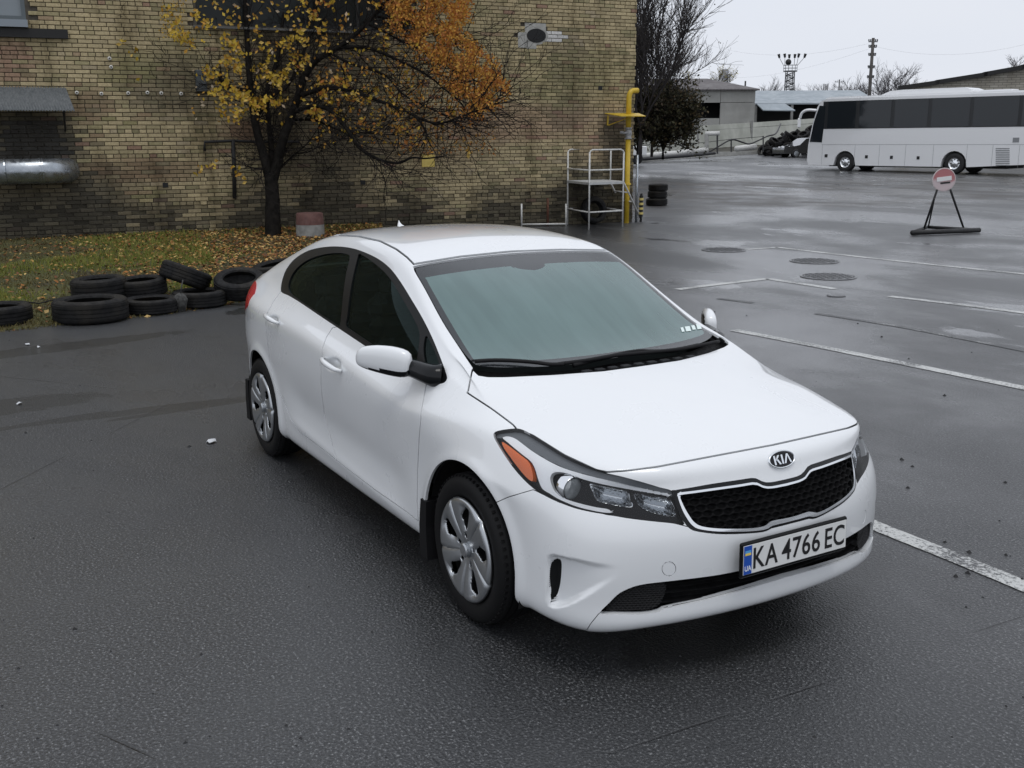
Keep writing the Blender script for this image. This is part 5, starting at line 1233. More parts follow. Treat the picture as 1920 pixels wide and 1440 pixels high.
# concrete post
p = gpos(583, 456); e = empty('concrete_bollard', p, 0, 'squat round concrete bollard with a rust-red top, right of the tree trunk', 'bollard')
mb = MB(); mb.lathe([(.27, -.05), (.27, .36)], 28); mb.build('base', noisy('bollard_concrete', (.20, .20, .19), (.30, .30, .285), 7, .9, .004), e, angle=40)
mb = MB(); mb.lathe([(.265, .36), (.255, .56), (.24, .58), (0, .585)], 28); mb.build('top', noisy('bollard_red', (.10, .048, .042), (.15, .075, .065), 8, .85), e, angle=40)

# ================================================================ at the wall corner: platform, gas pipe, rails
m_wpipe = noisy('white_pipe_paint', (.50, .50, .48), (.66, .66, .64), 20, .5)
FL, FR, BL = gpos(1104, 429.5), gpos(1167, 425.5), gpos(1064, 421)
ex = (FR-FL)[:2]; ey = (BL-FL)[:2]; 
PF = empty('work_platform', FL, 0, 'white tubular steel work platform with guard rails and steps by the brick wall', 'platform')
def pq(a, b, z): q = ex*a+ey*b; return (q[0], q[1], z)
r_ = .019
for a, b, z1 in ((0, 0, 1.64), (1, 0, 1.64), (0, 1, 1.64), (1, 1, 1.02)):
    mb = MB(); mb.tube([pq(a, b, 0), pq(a, b, z1)], r_, 8); mb.build('leg', m_wpipe, PF, True)
def rail(pts, nm='rail', rr=.017):
    mb = MB(); mb.tube([pq(*p) for p in pts], rr, 8); return mb.build(nm, m_wpipe, PF, True)
rail([(0, 0, 1.60), (.02, 0, 1.66), (.08, 0, 1.69), (.92, 0, 1.69), (.98, 0, 1.66), (1, 0, 1.60)]); rail([(0, 1, 1.60), (.02, 1, 1.66), (.08, 1, 1.69), (.9, 1, 1.69)]); rail([(0, 0, 1.26), (1, 0, 1.26)]); rail([(0, 1, 1.26), (0, 0, 1.26)]); rail([(0, 1, 1.26), (1, 1, 1.26)])
rail([(1, 1, 1.0), (1, 1, 1.62), (.8, 1, 1.69)]); rail([(1, .55, 1.0), (1, .55, 1.66)])
for p0, p1 in (((0, 0, .36), (1, 0, .36)), ((0, 0, .36), (0, 1, .36)), ((0, 1, .36), (1, 1, .36)), ((1, 0, .36), (1, 1, .36)), ((1, 0, .99), (1, 1, .99))): rail([p0, p1])
c = [pq(-.02, -.02, 1.0), pq(1.02, -.02, 1.0), pq(1.02, 1.02, 1.0), pq(-.02, 1.02, 1.0)]; mb = MB(); mb.add(c+[(x, y, z-.05) for x, y, z in c], [(0, 1, 2, 3), (7, 6, 5, 4)]+[(i, 4+i, 4+(i+1) % 4, (i+1) % 4) for i in range(4)]); mb.build('deck', noisy('deck_grey', (.40, .41, .41), (.5, .51, .5), 9, .6), PF)
LT = gpos(1203, 414)-FL; LTb = LT[:2]+ey*.6
top0, top1 = pq(1, .0, 1.0), pq(1, .6, 1.0)
mb = MB(); mb.tube([top0, (LT[0], LT[1], 0)], .02, 8); mb.build('step_rail', m_wpipe, PF, True); mb = MB(); mb.tube([top1, (LTb[0], LTb[1], 0)], .02, 8); mb.build('step_rail', m_wpipe, PF, True)
for t in (.27, .5, .74):
    a = np.array(top0)*(1-t)+np.array([LT[0], LT[1], 0])*t; b = np.array(top1)*(1-t)+np.array([LTb[0], LTb[1], 0])*t; mb = MB(); mb.tube([tuple(a), tuple(b)], .016, 8); mb.build('step', m_wpipe, PF, True)
# gas pipe
m_yel = noisy('gas_yellow', (.55, .37, .02), (.64, .44, .04), 6, .45)
sp_, _ = wp(1177, 300, .28); base = wpt(sp_, 0, .28); GP = empty('gas_pipe', base, WRZ, 'yellow gas pipe with grey valve and small canopy at the corner of the brick building', 'pipe')
zt = wp(1180, 175, .28)[1]
mb = MB(); mb.tube([(0, 0, -.1), (0, 0, wp(1178, 258, .28)[1])], .058, 14); mb.build('riser', m_yel, GP, True)
mb = MB(); z2 = wp(1178, 240, .28)[1]; mb.tube([(0, 0, z2), (0, 0, zt-.12), (.012, 0, zt-.03), (.05, .005, zt+.035), (.11, .01, zt+.06), (.24, .02, zt+.065)], .060, 14); mb.build('riser', m_yel, GP, True)
mb = MB(); zv = wp(1176, 250, .28)[1]; mb.lathe([(0, -.13), (.085, -.13), (.085, -.10), (.06, -.095), (.075, -.05), (.085, 0), (.075, .05), (.06, .095), (.085, .10), (.085, .13), (0, .13)], 16, (0, 0, zv)); mb.box((-.10, -.02, zv+.01), (.12, .07, .05)); mb.tube([(-.14, -.02, zv+.02), (-.22, -.02, zv+.02)], .03, 8); mb.build('valve', noisy('valve_grey', (.22, .22, .22), (.38, .38, .38), 18, .5), GP, True)
mb = MB(); z3 = wp(1178, 345, .28)[1]; mb.lathe([(.058, -.02), (.085, -.02), (.085, .02), (.058, .02)], 14, (0, 0, z3)); mb.build('clamp', m_yel, GP)
zc = wp(1175, 216, .28)[1]; mb = MB(); mb.add([(-.38, -.32, zc-.02), (.26, -.32, zc-.02), (.32, .10, zc+.05), (-.50, .22, zc+.05)]+[(-.38, -.32, zc-.035), (.26, -.32, zc-.035), (.32, .10, zc+.035), (-.50, .22, zc+.035)], [(0, 1, 2, 3), (7, 6, 5, 4)]+[(i, 4+i, 4+(i+1) % 4, (i+1) % 4) for i in range(4)])
mb.build('canopy', m_yel, GP); mb = MB(); mb.tube([(-.42, .2, zc), (-.42, .22, zc-.22)], .02, 6); mb.tube([(-.40, .22, zc-.22), (-.05, -.25, zc-.03)], .012, 6); mb.build('canopy_bracket', m_yel, GP)
# striped corner post
m_byel = mat('band_yellow', (.58, .47, .16), .6); m_bblk = mat('band_black', (.012, .012, .012), .7)
q = wpt(S1+.16, 0, .12); CP = empty('striped_post', q, WRZ, 'yellow and black banded post at the brick building corner, right of the gas pipe', 'post')
for k in range(9):
    mb = MB(); mb.lathe([(0, .055*k+.12), (.055 if k % 2 else .045, .055*k+.12), (.055 if k % 2 else .045, .055*k+.172), (0, .055*k+.172)], 12); mb.build('band', m_byel if k % 2 else m_bblk, CP)
mb = MB(); mb.tube([(0, 0, -.02), (0, 0, .66)], .03, 8); mb.build('pole', m_bblk, CP)
q = wpt(S1+.02, 0, .14); o = MB().tube([(0, 0, 0), (0, 0, 1.55)], .03, 8).build('grey_pole', m_galv, None, True); o.location = q; tag(o, 'thin grey vertical pipe just right of the yellow gas pipe', 'pipe')
# low rails in front of the wall
LR = empty('low_rail', gpos(978, 426), 0, 'low white pipe rail standing in front of the brick wall, left of the platform', 'rail'); B0 = gpos(978, 426)
for (u, v, h) in ((949, 424, .50), (978, 426, .52), (1061, 424, .5)):
    q = gpos(u, v)-B0; mb = MB(); mb.tube([(q[0], q[1], 0), (q[0], q[1], h)], .02, 8); mb.build('upright', m_wpipe, LR, True)
q0, q1 = gpos(978, 425)-B0, gpos(1061, 424)-B0; mb = MB(); mb.tube([(q0[0], q0[1], .05), (q1[0], q1[1], .05)], .02, 8); mb.build('bar', m_wpipe, LR, True)
q = gpos(1027, 424); o = MB().tube([(0, 0, 0), (0, 0, .62)], .028, 8).build('rusty_post', noisy('rust', (.07, .025, .014), (.11, .045, .025), 20, .85), None, True); o.location = q; tag(o, 'short rust-brown post between the white low rails', 'post')
# ================================================================ no-entry sign on a stand
SG = empty('no_entry_sign', gpos(1770, 439), 0, 'faded round no-entry sign on thin legs and a black triangular base on the asphalt', 'sign'); SB = gpos(1770, 439)
m_blk = noisy('black_steel', (.010, .010, .011), (.02, .02, .021), 15, .6); sd_ = (SB-CPOS)@CFW
def sl(u, v, d=0): return tuple(dp(u, v, sd_+d)-SB)
q = [gpos(1709, 442)-SB, gpos(1836, 437)-SB, gpos(1738, 431)-SB]
for a, b, w in ((0, 1, .05), (1, 2, .035), (2, 0, .035)):
    mb = MB(); mb.tube([(q[a][0], q[a][1], .06), (q[b][0], q[b][1], .06)], w, 8); mb.build('base_bar', m_blk, SG, True)
for k, (a, b) in enumerate((((1757, 356), (1732, 434)), ((1782, 356), (1806, 431)))):
    mb = MB(); g_ = gpos(*b)-SB; mb.tube([(g_[0], g_[1], .05), sl(*a)], .022, 8); mb.build('leg', m_blk, SG, True)
    if k == 0: mb = MB(); g_ = gpos(1740, 431)-SB; mb.tube([(g_[0], g_[1], .05), sl(1752, 372, .05)], .016, 8); mb.build('leg', m_blk, SG, True)
cx = np.array(sl(1770, 337)); rt = CR*np.array([1, 1, 0]); rt /= np.linalg.norm(rt); Rr = .238
Ms = Matrix(((rt[0], 0, -CFW[0], cx[0]), (rt[1], 0, -CFW[1], cx[1]), (0, 1, 0, cx[2]), (0, 0, 0, 1)))
def sign_mat():
    m = mat('sign_faded', (.5, .2, .2), .5); n, l = nodes(m); co = coords(n); sx = n.new('ShaderNodeSeparateXYZ'); l.new(co, sx.inputs[0])
    f = math_(n, l, 'ADD', sx.outputs[1], math_(n, l, 'MULTIPLY', math_(n, l, 'SUBTRACT', noise(n, l, co, 9, 5), .5), .22))
    link_b(m, Base_Color=ramp(n, l, mrange(n, l, f, -.06, .05, 0, 1), [(0, (.55, .46, .47)), (1, (.42, .16, .17))])); return m
mb = MB(); mb.lathe([(0, .004), (Rr*.93, .004), (Rr*.93, -.006)], 36); o = mb.build('sign_face', sign_mat(), SG); o.matrix_local = Ms
mb = MB(); mb.lathe([(Rr*.93, .006), (Rr, .002), (Rr, -.008), (Rr*.9, -.009), (0, -.009)], 36); o = mb.build('sign_rim', noisy('sign_rim', (.50, .42, .42), (.6, .55, .55), 20, .5), SG); o.matrix_local = Ms
mb = MB(); mb.box((0, .02, .009), (.30, .085, .006), .12); o = mb.build('sign_bar', mat('sign_white', (.74, .74, .74), .45), SG); o.matrix_local = Ms
mb = MB(); mb.box((.03, -.06, .0075), (.20, .035, .004), .1); o = mb.build('sign_scuff', m_blk, SG); o.matrix_local = Ms

# ================================================================ white coach
BF, BR = dp(1582, 321, 53.0), dp(1786, 326.5, 49.0); bx = (BR-BF)[:2]; WB = np.linalg.norm(bx); bx /= WB; by = np.array([bx[1], -bx[0]])
if by@(CPOS[:2]-BF[:2]) < 0: by = -by
BZ = float(min(BF[2], BR[2]))
BUS = empty('coach_bus', (BF[0], BF[1], BZ), math.atan2(bx[1], bx[0]), 'long white coach with dark side windows, parked at the right', 'bus')
def bp(u, v):
    """pixel -> (along, height) on the near side of the coach; along grows to the rear, 0 at the front wheel"""
    r = ray(u, v); t = ((BF[:2]-CPOS[:2])@by)/(r[:2]@by); q = CPOS+t*r; return (q[:2]-BF[:2])@bx, q[2]-BZ
# in the coach frame y<0 is the near side when the frame is right handed
sgn = -1 if (np.array([-bx[1], bx[0]])@by) < 0 else 1
m_bus = mat('coach_white', (.83, .84, .85), .25, 0, .5, .8); m_bg = mat('coach_glass', (.018, .022, .026), .06, 0, .5); m_bgd = mat('coach_line', (.25, .26, .27), .6); m_bt2 = mat('coach_tyre', (.014, .014, .015), .6)
xf, xr = bp(1513, 300)[0], WB+3.4; zs_, zr = .33, bp(1700, 179)[1]; BWd = 2.5
FRONT = [(xf+.12, zs_), (xf, .55), (xf+.02, 1.3), (xf+.16, 2.2), (xf+.42, zr-.3), (xf+.62, zr-.06), (xf+.95, zr+.02)]
prof = FRONT+[(xr-.4, zr+.04), (xr-.05, zr-.2), (xr, 2.4), (xr, .7), (xr-.15, zs_+.15), (WB+1.2, zs_)]
def side_poly(mb, poly, y0, y1):
    n = len(poly); mb.add([(x, y0, z) for x, z in poly]+[(x, y1, z) for x, z in poly], [tuple(range(n)), tuple(range(n, 2*n))[::-1]]+[(i, n+i, n+(i+1) % n, (i+1) % n) for i in range(n)])
# body with rounded roof edge: stack of inset slices
def arch_pts(c, r): return [(c+r*math.cos(a), .47+r*math.sin(a)) for a in np.linspace(math.pi+.25, -.25, 13)]
low = [(xf+.12, zs_), (xf, .55), (xf+.02, 1.3)]+[(xr, 1.3), (xr, .7), (xr-.15, zs_+.15)]
def bus_outline():
    p = [(xf+.12, zs_), (xf, .55), (xf+.02, 1.3), (xf+.16, 2.2), (xf+.42, zr-.45), (xf+.60, zr-.14), (xf+.95, zr-.03), (xr-.4, zr-.03), (xr-.05, zr-.22), (xr, 2.4), (xr, .7), (xr-.15, zs_+.15), (WB+.62, zs_)]
    p += [(x, z) for x, z in arch_pts(WB, .60)[::-1] if z > zs_] + [(WB-.62, zs_), (.62, zs_)]
    p += [(x, z) for x, z in arch_pts(0, .58)[::-1] if z > zs_] + [(-.62, zs_)]
    return p
mb = MB(); OL = bus_outline(); secs = [(0, 0), (.06, .0)]
side_poly(mb, OL, sgn*.0, -sgn*BWd)
bb = mb.build('body', m_bus, BUS)
mb = MB(); rf = [(xf+.80, zr-.035), (xf+1.05, zr+.06), (xr-.45, zr+.06), (xr-.25, zr-.035)]; side_poly(mb, rf, -sgn*.10, -sgn*(BWd-.10)); mb.build('roof', m_bus, BUS)
def side_box(u0, v0, u1, v1, nm, m, t=.02, parent=BUS, out=.0):
    a, b = bp(u0, (v0+v1)/2)[0], bp(u1, (v0+v1)/2)[0]; um = (u0+u1)/2; z0, z1 = bp(um, v1)[1], bp(um, v0)[1]
    mb = MB(); mb.box(((a+b)/2, sgn*(t/2+out), (z0+z1)/2), (b-a, t, z1-z0)); return mb.build(nm, m, parent)
# window band: separate panes with black pillars
div = [1549, 1608, 1674, 1743.5, 1821.5, 1913, 1990]; ztop, zbot = bp(1700, 185.5)[1], bp(1700, 240)[1]
mb = MB(); a, b = bp(1543, 215)[0], bp(1996, 215)[0]; mb.box(((a+b)/2, sgn*.004, (ztop+zbot)/2), (b-a, .008, ztop-zbot)); mb.build('window_band', mat('coach_pillar', (.02, .022, .024), .3), BUS)
for k in range(6):
    a, b = bp(div[k]+3.5, 215)[0], bp(div[k+1]-3.5, 215)[0]; mb = MB(); mb.box(((a+b)/2, sgn*.012, (ztop+zbot)/2+.01), (b-a, .008, ztop-zbot-.06)); mb.build('side_window', m_bg, BUS)
mb = MB(); fwp = [bp(1518.5, 266), bp(1541, 267), bp(1545, 236), bp(1548, 199), bp(1537, 198), bp(1526, 230)]
n = len(fwp); mb.add([(x, sgn*.010, z) for x, z in fwp]+[(x, -sgn*.02, z) for x, z in fwp], [tuple(range(n)), tuple(range(n, 2*n))[::-1]]+[(i, (i+1) % n, n+(i+1) % n, n+i) for i in range(n)]); mb.build('driver_window', m_bg, BUS)
mb = MB(); mb.add([(xf-.004, -sgn*.12, 1.25), (xf-.004, -sgn*(BWd-.12), 1.25), (xf+.40, -sgn*(BWd-.15), 2.95), (xf+.40, -sgn*.15, 2.95), (xf+.05, -sgn*.12, 1.25), (xf+.05, -sgn*(BWd-.12), 1.25), (xf+.46, -sgn*(BWd-.15), 2.95), (xf+.46, -sgn*.15, 2.95)], [(0, 1, 2, 3), (7, 6, 5, 4), (0, 4, 5, 1), (1, 5, 6, 2), (2, 6, 7, 3), (3, 7, 4, 0)]); mb.build('windscreen', m_bg, BUS)
# panel joints, latches, grille, air conditioner
zp = bp(1700, 271)[1]; mb = MB(); mb.box(((xf+.8+xr)/2, sgn*.003, zp), (xr-xf-.8, .004, .012)); mb.build('panel_joint', m_bgd, BUS)
for u in (1541, 1602, 1648, 1697, 1749, 1812, 1860, 1910):
    a = bp(u, 295)[0]; mb = MB(); mb.box((a, sgn*.003, (zp+zs_)/2), (.010, .004, zp-zs_-.02)); mb.build('panel_joint', m_bgd, BUS)
for u, v in ((1624.5, 294), (1671.5, 295), (1721.5, 296), (1549, 292)): side_box(u-2.6, v-3, u+2.6, v+3, 'hatch_latch', m_bt2, .012)
for k in range(10): side_box(1867, 277.5+3.5*k, 1893, 279.2+3.5*k, 'vent_slat', m_bgd, .012)
side_box(1899, 258, 1911, 267, 'marker_plate', m_bgd, .01)
a, b = bp(1640, 175)[0], bp(1812, 170)[0]; mb = MB(); pz = [(a, zr+.05), (a+.55, zr+.26), (a+1.2, zr+.30), (b-.3, zr+.30), (b, zr+.20), (b, zr+.05)]; side_poly(mb, pz, -sgn*.5, -sgn*(BWd-.5)); mb.build('air_conditioner', m_bus, BUS)
mb = MB(); mb.box((b+1.0, -sgn*BWd/2, zr+.10), (1.4, .8, .12)); mb.build('roof_hatch', m_bus, BUS)
for cxw in (0, WB):
    for yy in (0, 1):
        w = bpy.data.objects.new('wheel', None); COL.objects.link(w); w.parent = BUS; w.location = (cxw, -sgn*(.20+yy*(BWd-.40)), .49)
        mb = MB(); mb.lathe([(.27, -.14), (.30, -.15), (.42, -.155), (.475, -.13), (.49, -.10), (.49, .10), (.475, .13), (.42, .155), (.30, .15), (.27, .14)], 32, axis='y'); mb.build('tyre', m_bt2, w, angle=40)
        s2 = sgn if yy == 0 else -sgn
        mb = MB(); mb.lathe([(.275, s2*.13), (.25, s2*.10), (.20, s2*.09), (.12, s2*.12), (.09, s2*.16), (0, s2*.165)], 24, axis='y'); mb.build('rim', m_chrome, w, True)
        mb = MB()
        for q in range(8): t = q*math.pi/4; mb.lathe([(0, s2*.112), (.032, s2*.112), (.033, s2*.08)], 8, (.175*math.cos(t), 0, .175*math.sin(t)), 'y')
        mb.build('hub_hole', m_bt2, w)
mb = MB(); mb.box((3.5, -sgn*BWd/2, .42), (xr-xf-2.2, BWd-.5, .3)); mb.build('underbody', m_under, BUS)
# mirror arm on the front
p0 = bp(1530, 207); mb = MB(); pts = [(p0[0]+.05, sgn*.02, p0[1]), (p0[0]-.35, sgn*.25, p0[1]+.02), (p0[0]-.62, sgn*.30, p0[1]-.12), (p0[0]-.74, sgn*.30, p0[1]-.40)]
mb.tube([tuple(v) for v in spline(pts, 5)], .07, 8); mb.build('mirror_arm', m_bus, BUS, True); mb = MB(); mb.bbox((p0[0]-.76, sgn*.30, p0[1]-.62), (.12, .22, .50), .05); mb.build('mirror', m_bus, BUS)

# ================================================================ black car behind the coach
C0 = dp(1481, 296, 74.0)
BC = empty('black_car', C0, math.atan2(CR[1], CR[0])+.25, 'black saloon car half hidden behind the front of the white coach', 'car')
m_bcar = mat('black_car_paint', (.012, .013, .015), .2, 0, .5, 1); m_bcg = mat('black_car_glass', (.03, .035, .04), .06, 0, .6)
L_ = [(-.95, .30), (-.98, .55), (-.9, .72), (-.3, .80), (.25, .90), (.85, 1.34), (1.5, 1.42), (2.3, 1.36), (3.0, 1.02), (3.45, .96), (3.5, .6), (3.42, .32)]
def car_slice(mb, k, y): mb.v += [(x+.02*k, y, z if z < .92 else z) for x, z in L_]
mb = MB()
for y, sc_ in ((-.86, .0), (-.80, 1), (.80, 1), (.86, 0)):
    for x, z in L_: mb.v.append((x, y*(1 if z < .95 else .76), z))
nL = len(L_)
for s in range(3):
    for i in range(nL): mb.f.append((s*nL+i, s*nL+(i+1) % nL, (s+1)*nL+(i+1) % nL, (s+1)*nL+i))
mb.f += [tuple(range(nL))[::-1], tuple(3*nL+i for i in range(nL))]; mb.mi = [0]*len(mb.f); mb.build('body', m_bcar, BC, angle=40)
for sy in (-1, 1):
    for poly_ in ([(.42, .93), (.92, 1.28), (1.45, 1.34), (1.45, .95)], [(1.52, .95), (1.52, 1.34), (2.2, 1.29), (2.7, 1.0)]):
        mb = MB(); mb.add([(x, sy*(.665+.005), z) for x, z in poly_], [tuple(range(4)) if sy < 0 else tuple(range(4))[::-1]]); mb.build('side_window', m_bcg, BC)
    for cx_ in (0, 2.7):
        w = MB(); w.lathe([(.0, sy*.80), (.2, sy*.82), (.21, sy*.875), (.30, sy*.87), (.32, sy*.80), (.32, sy*.62)], 20, (cx_, 0, .32), 'y'); w.build('wheel', m_bt2, BC, True); w = MB(); w.lathe([(.0, sy*.885), (.19, sy*.878)], 10, (cx_, 0, .32), 'y'); w.build('rim', m_galv, BC)
    mb = MB(); mb.box((-.93, sy*.60, .66), (.08, .34, .12)); mb.build('headlight', mat('bc_lamp', (.5, .52, .55), .2), BC)
# ================================================================ truck tail beside the wall corner
C0 = dp(1198, 308, 60.0); TRK = empty('white_truck', C0, az0, 'white truck body seen just past the corner of the brick building', 'truck')
def tl(u, v): q = dp(u, v, 60.0)-C0; return float(q@np.array([math.cos(az0), math.sin(az0), 0])), q[2]
a, zt_ = tl(1211, 274); _, zb2 = tl(1211, 291)
mb = MB(); mb.bbox((a-1.5, .7, (zt_+zb2)/2), (3.0, 1.9, zt_-zb2), .03); mb.build('cargo_box', m_bus, TRK)
mb = MB(); mb.box((a-1.6, .7, .45), (2.7, 1.4, .28)); mb.box((a-.1, .7, .62), (.1, 1.5, .2)); mb.build('chassis', m_under, TRK)
for x in (a-.55, a-2.4):
    mb = MB(); mb.lathe([(0, -.1), (.2, -.12), (.34, -.12), (.36, -.08), (.36, .1)], 20, (x, 0.05, .34), 'y'); mb.build('wheel', m_bt2, TRK, True)
mb = MB(); mb.box((a-.35, -.22, .50), (.30, .01, .08)); mb.build('plate', m_lw, TRK)

# ================================================================ far side of the yard
m_fen = noisy('fence_panel', (.40, .41, .37), (.50, .51, .46), 1.2, .85, 0, (.33, .34, .30)); m_fpost = noisy('fence_post', (.22, .22, .21), (.3, .3, .29), 3, .85)
FEN = empty('concrete_fence', dp(1225, 290, 76), 0, 'pale concrete panel fence along the far edge of the yard', 'fence'); F0 = np.array(FEN.location)
tops = [(1150, 246, 72), (1228, 240.5, 77), (1307, 236, 82), (1408, 230, 88), (1530, 222, 95), (1660, 214, 103)]; bots = [296, 288, 280, 273, 266, 259]
for k in range(len(tops)-1):
    a = dp(tops[k][0], tops[k][1], tops[k][2])-F0; b = dp(tops[k+1][0], tops[k+1][1], tops[k+1][2])-F0; a2 = dp(tops[k][0], bots[k], tops[k][2])-F0; b2 = dp(tops[k+1][0], bots[k+1], tops[k+1][2])-F0
    d = (b-a)[:2]; d = d/np.linalg.norm(d); nn = np.array([-d[1], d[0], 0])*.06
    c1, c2_ = a2+(a-a2)*.80, b2+(b-b2)*.80
    for lo, hi in (((a2-[0, 0, .3], b2-[0, 0, .3]), (c1-[0, 0, .03], c2_-[0, 0, .03])), ((c1, c2_), (a, b))):
        mb = MB(); f4 = [lo[0], lo[1], hi[1], hi[0]]; mb.add([tuple(p-nn) for p in f4]+[tuple(p+nn) for p in f4], [(0, 1, 2, 3), (7, 6, 5, 4)]+[(i, 4+i, 4+(i+1) % 4, (i+1) % 4) for i in range(4)]); mb.build('panel', m_fen, FEN)
    mb = MB(); mb.box(tuple((a+a2)/2), (.2, .2, float(a[2]-a2[2])+.3)); mb.build('post', m_fpost, FEN)
# white kerb and pipe along the fence
mb = MB(); P = [gpos(u, v) for u, v in ((1120, 312), (1200, 304), (1300, 296), (1445, 287))]
for i in range(3):
    a, b = P[i], P[i+1]; d = (b-a)[:2]; L = np.linalg.norm(d); mb.box(tuple((a+b)/2+[0, 0, .12]), (L, .28, .32), math.atan2(d[1], d[0]))
tag(mb.build('white_kerb', noisy('kerb_white', (.36, .36, .34), (.48, .48, .46), 2, .85)), 'whitewashed kerb running along the far fence', 'kerb')
VRG = [gpos(u, v) for u, v in ((1120, 311), (1200, 303), (1300, 295), (1445, 286), (1560, 280))]; back = [dp(u, v, d) for (u, _, d), v in zip(tops[:5], bots[:5])]
vs = []; 
for a, b in zip(VRG, back): vs += [(a[0], a[1], a[2]+.10), (b[0], b[1], b[2]+.02)]
tag(mobj('verge', vs, [(2*i, 2*i+2, 2*i+3, 2*i+1) for i in range(4)], noisy('verge_dirt', (.03, .028, .022), (.07, .066, .05), 2, .95)), kind='structure')
m_dk = mat('black_pipe', (.02, .02, .022), .6)
for pts, r_, m_, nm, lb in (([(1195, 293, 66), (1260, 288, 68), (1325, 281, 70)], .17, m_wpipe, 'ground_pipe', 'long whitish pipe lying in front of the far fence'), ([(1380, 279, 73), (1416, 275, 74)], .20, m_wpipe, 'ground_pipe', 'short whitish pipe piece left of the tyre heap'), ([(1195, 299, 65), (1290, 292, 67), (1340, 287, 69)], .10, m_dk, 'ground_pipe', 'dark pipe under the long whitish pipe')):
    mb = MB(); mb.tube([tuple(dp(*p)) for p in pts], r_, 8); tag(mb.build(nm, m_, None, True), lb, 'pipe')
hose = [(1226, 283, 68), (1240, 271, 68), (1256, 267, 68), (1275, 272, 69), (1300, 284, 70), (1325, 286, 70), (1345, 276, 70), (1371, 262, 71), (1390, 266, 72), (1405, 270, 73), (1425, 262, 74), (1440, 255, 75), (1455, 250, 78), (1464, 232, 86)]
mb = MB(); mb.tube([tuple(p) for p in spline([dp(*p) for p in hose], 4)], .055, 6); tag(mb.build('black_hose', m_dk, None, True), 'thick black hose hung in waves over posts by the far fence', 'hose')
mb = MB(); mb.tube([tuple(p) for p in spline([dp(*p) for p in ((1195, 273, 69), (1300, 269, 71), (1371, 261, 73), (1432, 256, 75))], 3)], .02, 5); tag(mb.build('rail_wire', m_dk), 'thin wire strung between posts along the far fence', 'wire')
for u, v0, v1, d, lb in ((1256, 267, 286, 68, 'dark hose post farthest left by the fence'), (1371, 261, 282, 71, 'dark hose post right of the pipe portal'), (1431, 255, 282, 75, 'dark hose post left of the tyre heap')):
    mb = MB(); mb.tube([tuple(dp(u, v1+3, d)), tuple(dp(u, v0, d))], .05, 6); tag(mb.build('hose_post', m_dk), lb, 'post', 'hose posts')
PP = empty('pipe_portal', dp(1333, 288, 70), 0, 'small white pipe portal over the ground pipes by the fence', 'pipe'); P0 = np.array(PP.location)
mb = MB(); mb.tube([tuple(dp(1325, 289, 70)-P0), tuple(dp(1325, 252, 70)-P0)], .14, 8); mb.build('upright', m_fpost, PP); mb = MB(); mb.tube([tuple(dp(1345, 288, 70)-P0), tuple(dp(1345, 252, 70)-P0)], .06, 8); mb.build('upright', m_dk, PP)
mb = MB(); mb.tube([tuple(dp(1323, 250.5, 70)-P0), tuple(dp(1349, 250, 70)-P0)], .15, 10); mb.build('crossbar', m_wpipe, PP, True)
# heap of old tyres
hp = random.Random(9)
for k in range(46):
    t = hp.random(); u = 1432+95*t; top_ = np.interp(u, [1430, 1450, 1480, 1500, 1530], [280, 262, 243, 240, 236]); v = hp.uniform(top_+5, 288-6*t); d = 78+hp.uniform(-2, 3)
    p = dp(u, v, d); key = (.9, .28)
    if key not in TM: TM[key] = tyre_mesh(.45, .28, .28); TM[key].materials.append(m_tyre)
    o = bpy.data.objects.new('heaped_tyre', TM[key]); COL.objects.link(o); o.location = p; o.rotation_euler = (hp.uniform(-.9, .9), hp.uniform(-.9, .9), hp.uniform(0, 6)); s_ = hp.uniform(.8, 1.15); o.scale = (s_, s_, s_)
    tag(o, 'one of the old black tyres thrown on the heap beside the black car', 'tyre', 'tyre heap by the far fence')
# concrete building
def at_d(u, v, d): return dp(u, v, d)
CBD = 104.0; CB0 = dp(1340, 262, CBD); CB = empty('concrete_building', CB0, az0, 'grey concrete panel building with dark opening and low pitched roof behind the fence', 'building')
def cl(u, v): q = dp(u, v, CBD)-CB0; return float(q@np.array([math.cos(az0), math.sin(az0), 0])), q[2]
m_cbw = noisy('panel_concrete', (.26, .26, .245), (.36, .36, .34), .5, .9, 0, (.20, .20, .19)); m_slate = noisy('slate_roof', (.115, .105, .108), (.16, .15, .15), .8, .8)
xL, xR = cl(1150, 200)[0], cl(1412, 200)[0]; zE = cl(1400, 168)[1]; zO0, zO1 = cl(1310, 222)[1], cl(1310, 193)[1]; xO0, xO1 = cl(1262, 200)[0], cl(1348, 200)[0]; zm = cl(1380, 193)[1]
for (x0, x1, z0, z1) in ((xO1, xR, -1.5, zm), (xO1, xR, zm+.04, zE), (xO0, xO1-.04, zO1, zE), (xL, xO0-.04, -1.5, zE), (xO0, xO1-.04, -1.5, zO0)):
    mb = MB(); mb.box(((x0+x1)/2, .15, (z0+z1)/2), (x1-x0, .3, z1-z0)); mb.build('wall_panel', m_cbw, CB)
mb = MB(); mb.box((xR-.15, 5, (zE-1.5)/2), (.3, 9.6, zE+1.5)); mb.box((xL+.15, 5, (zE-1.5)/2), (.3, 9.6, zE+1.5)); mb.build('side_wall', m_cbw, CB)
mb = MB(); mb.box(((xL+xR)/2, 3.2, (zE-1.5)/2), (xR-xL-.6, .1, zE+1.4)); mb.build('inner_wall', m_gap, CB)
zRg = cl(1340, 143.5)[1]; xh = cl(1338, 150)[0]; mb = MB(); e_ = .35
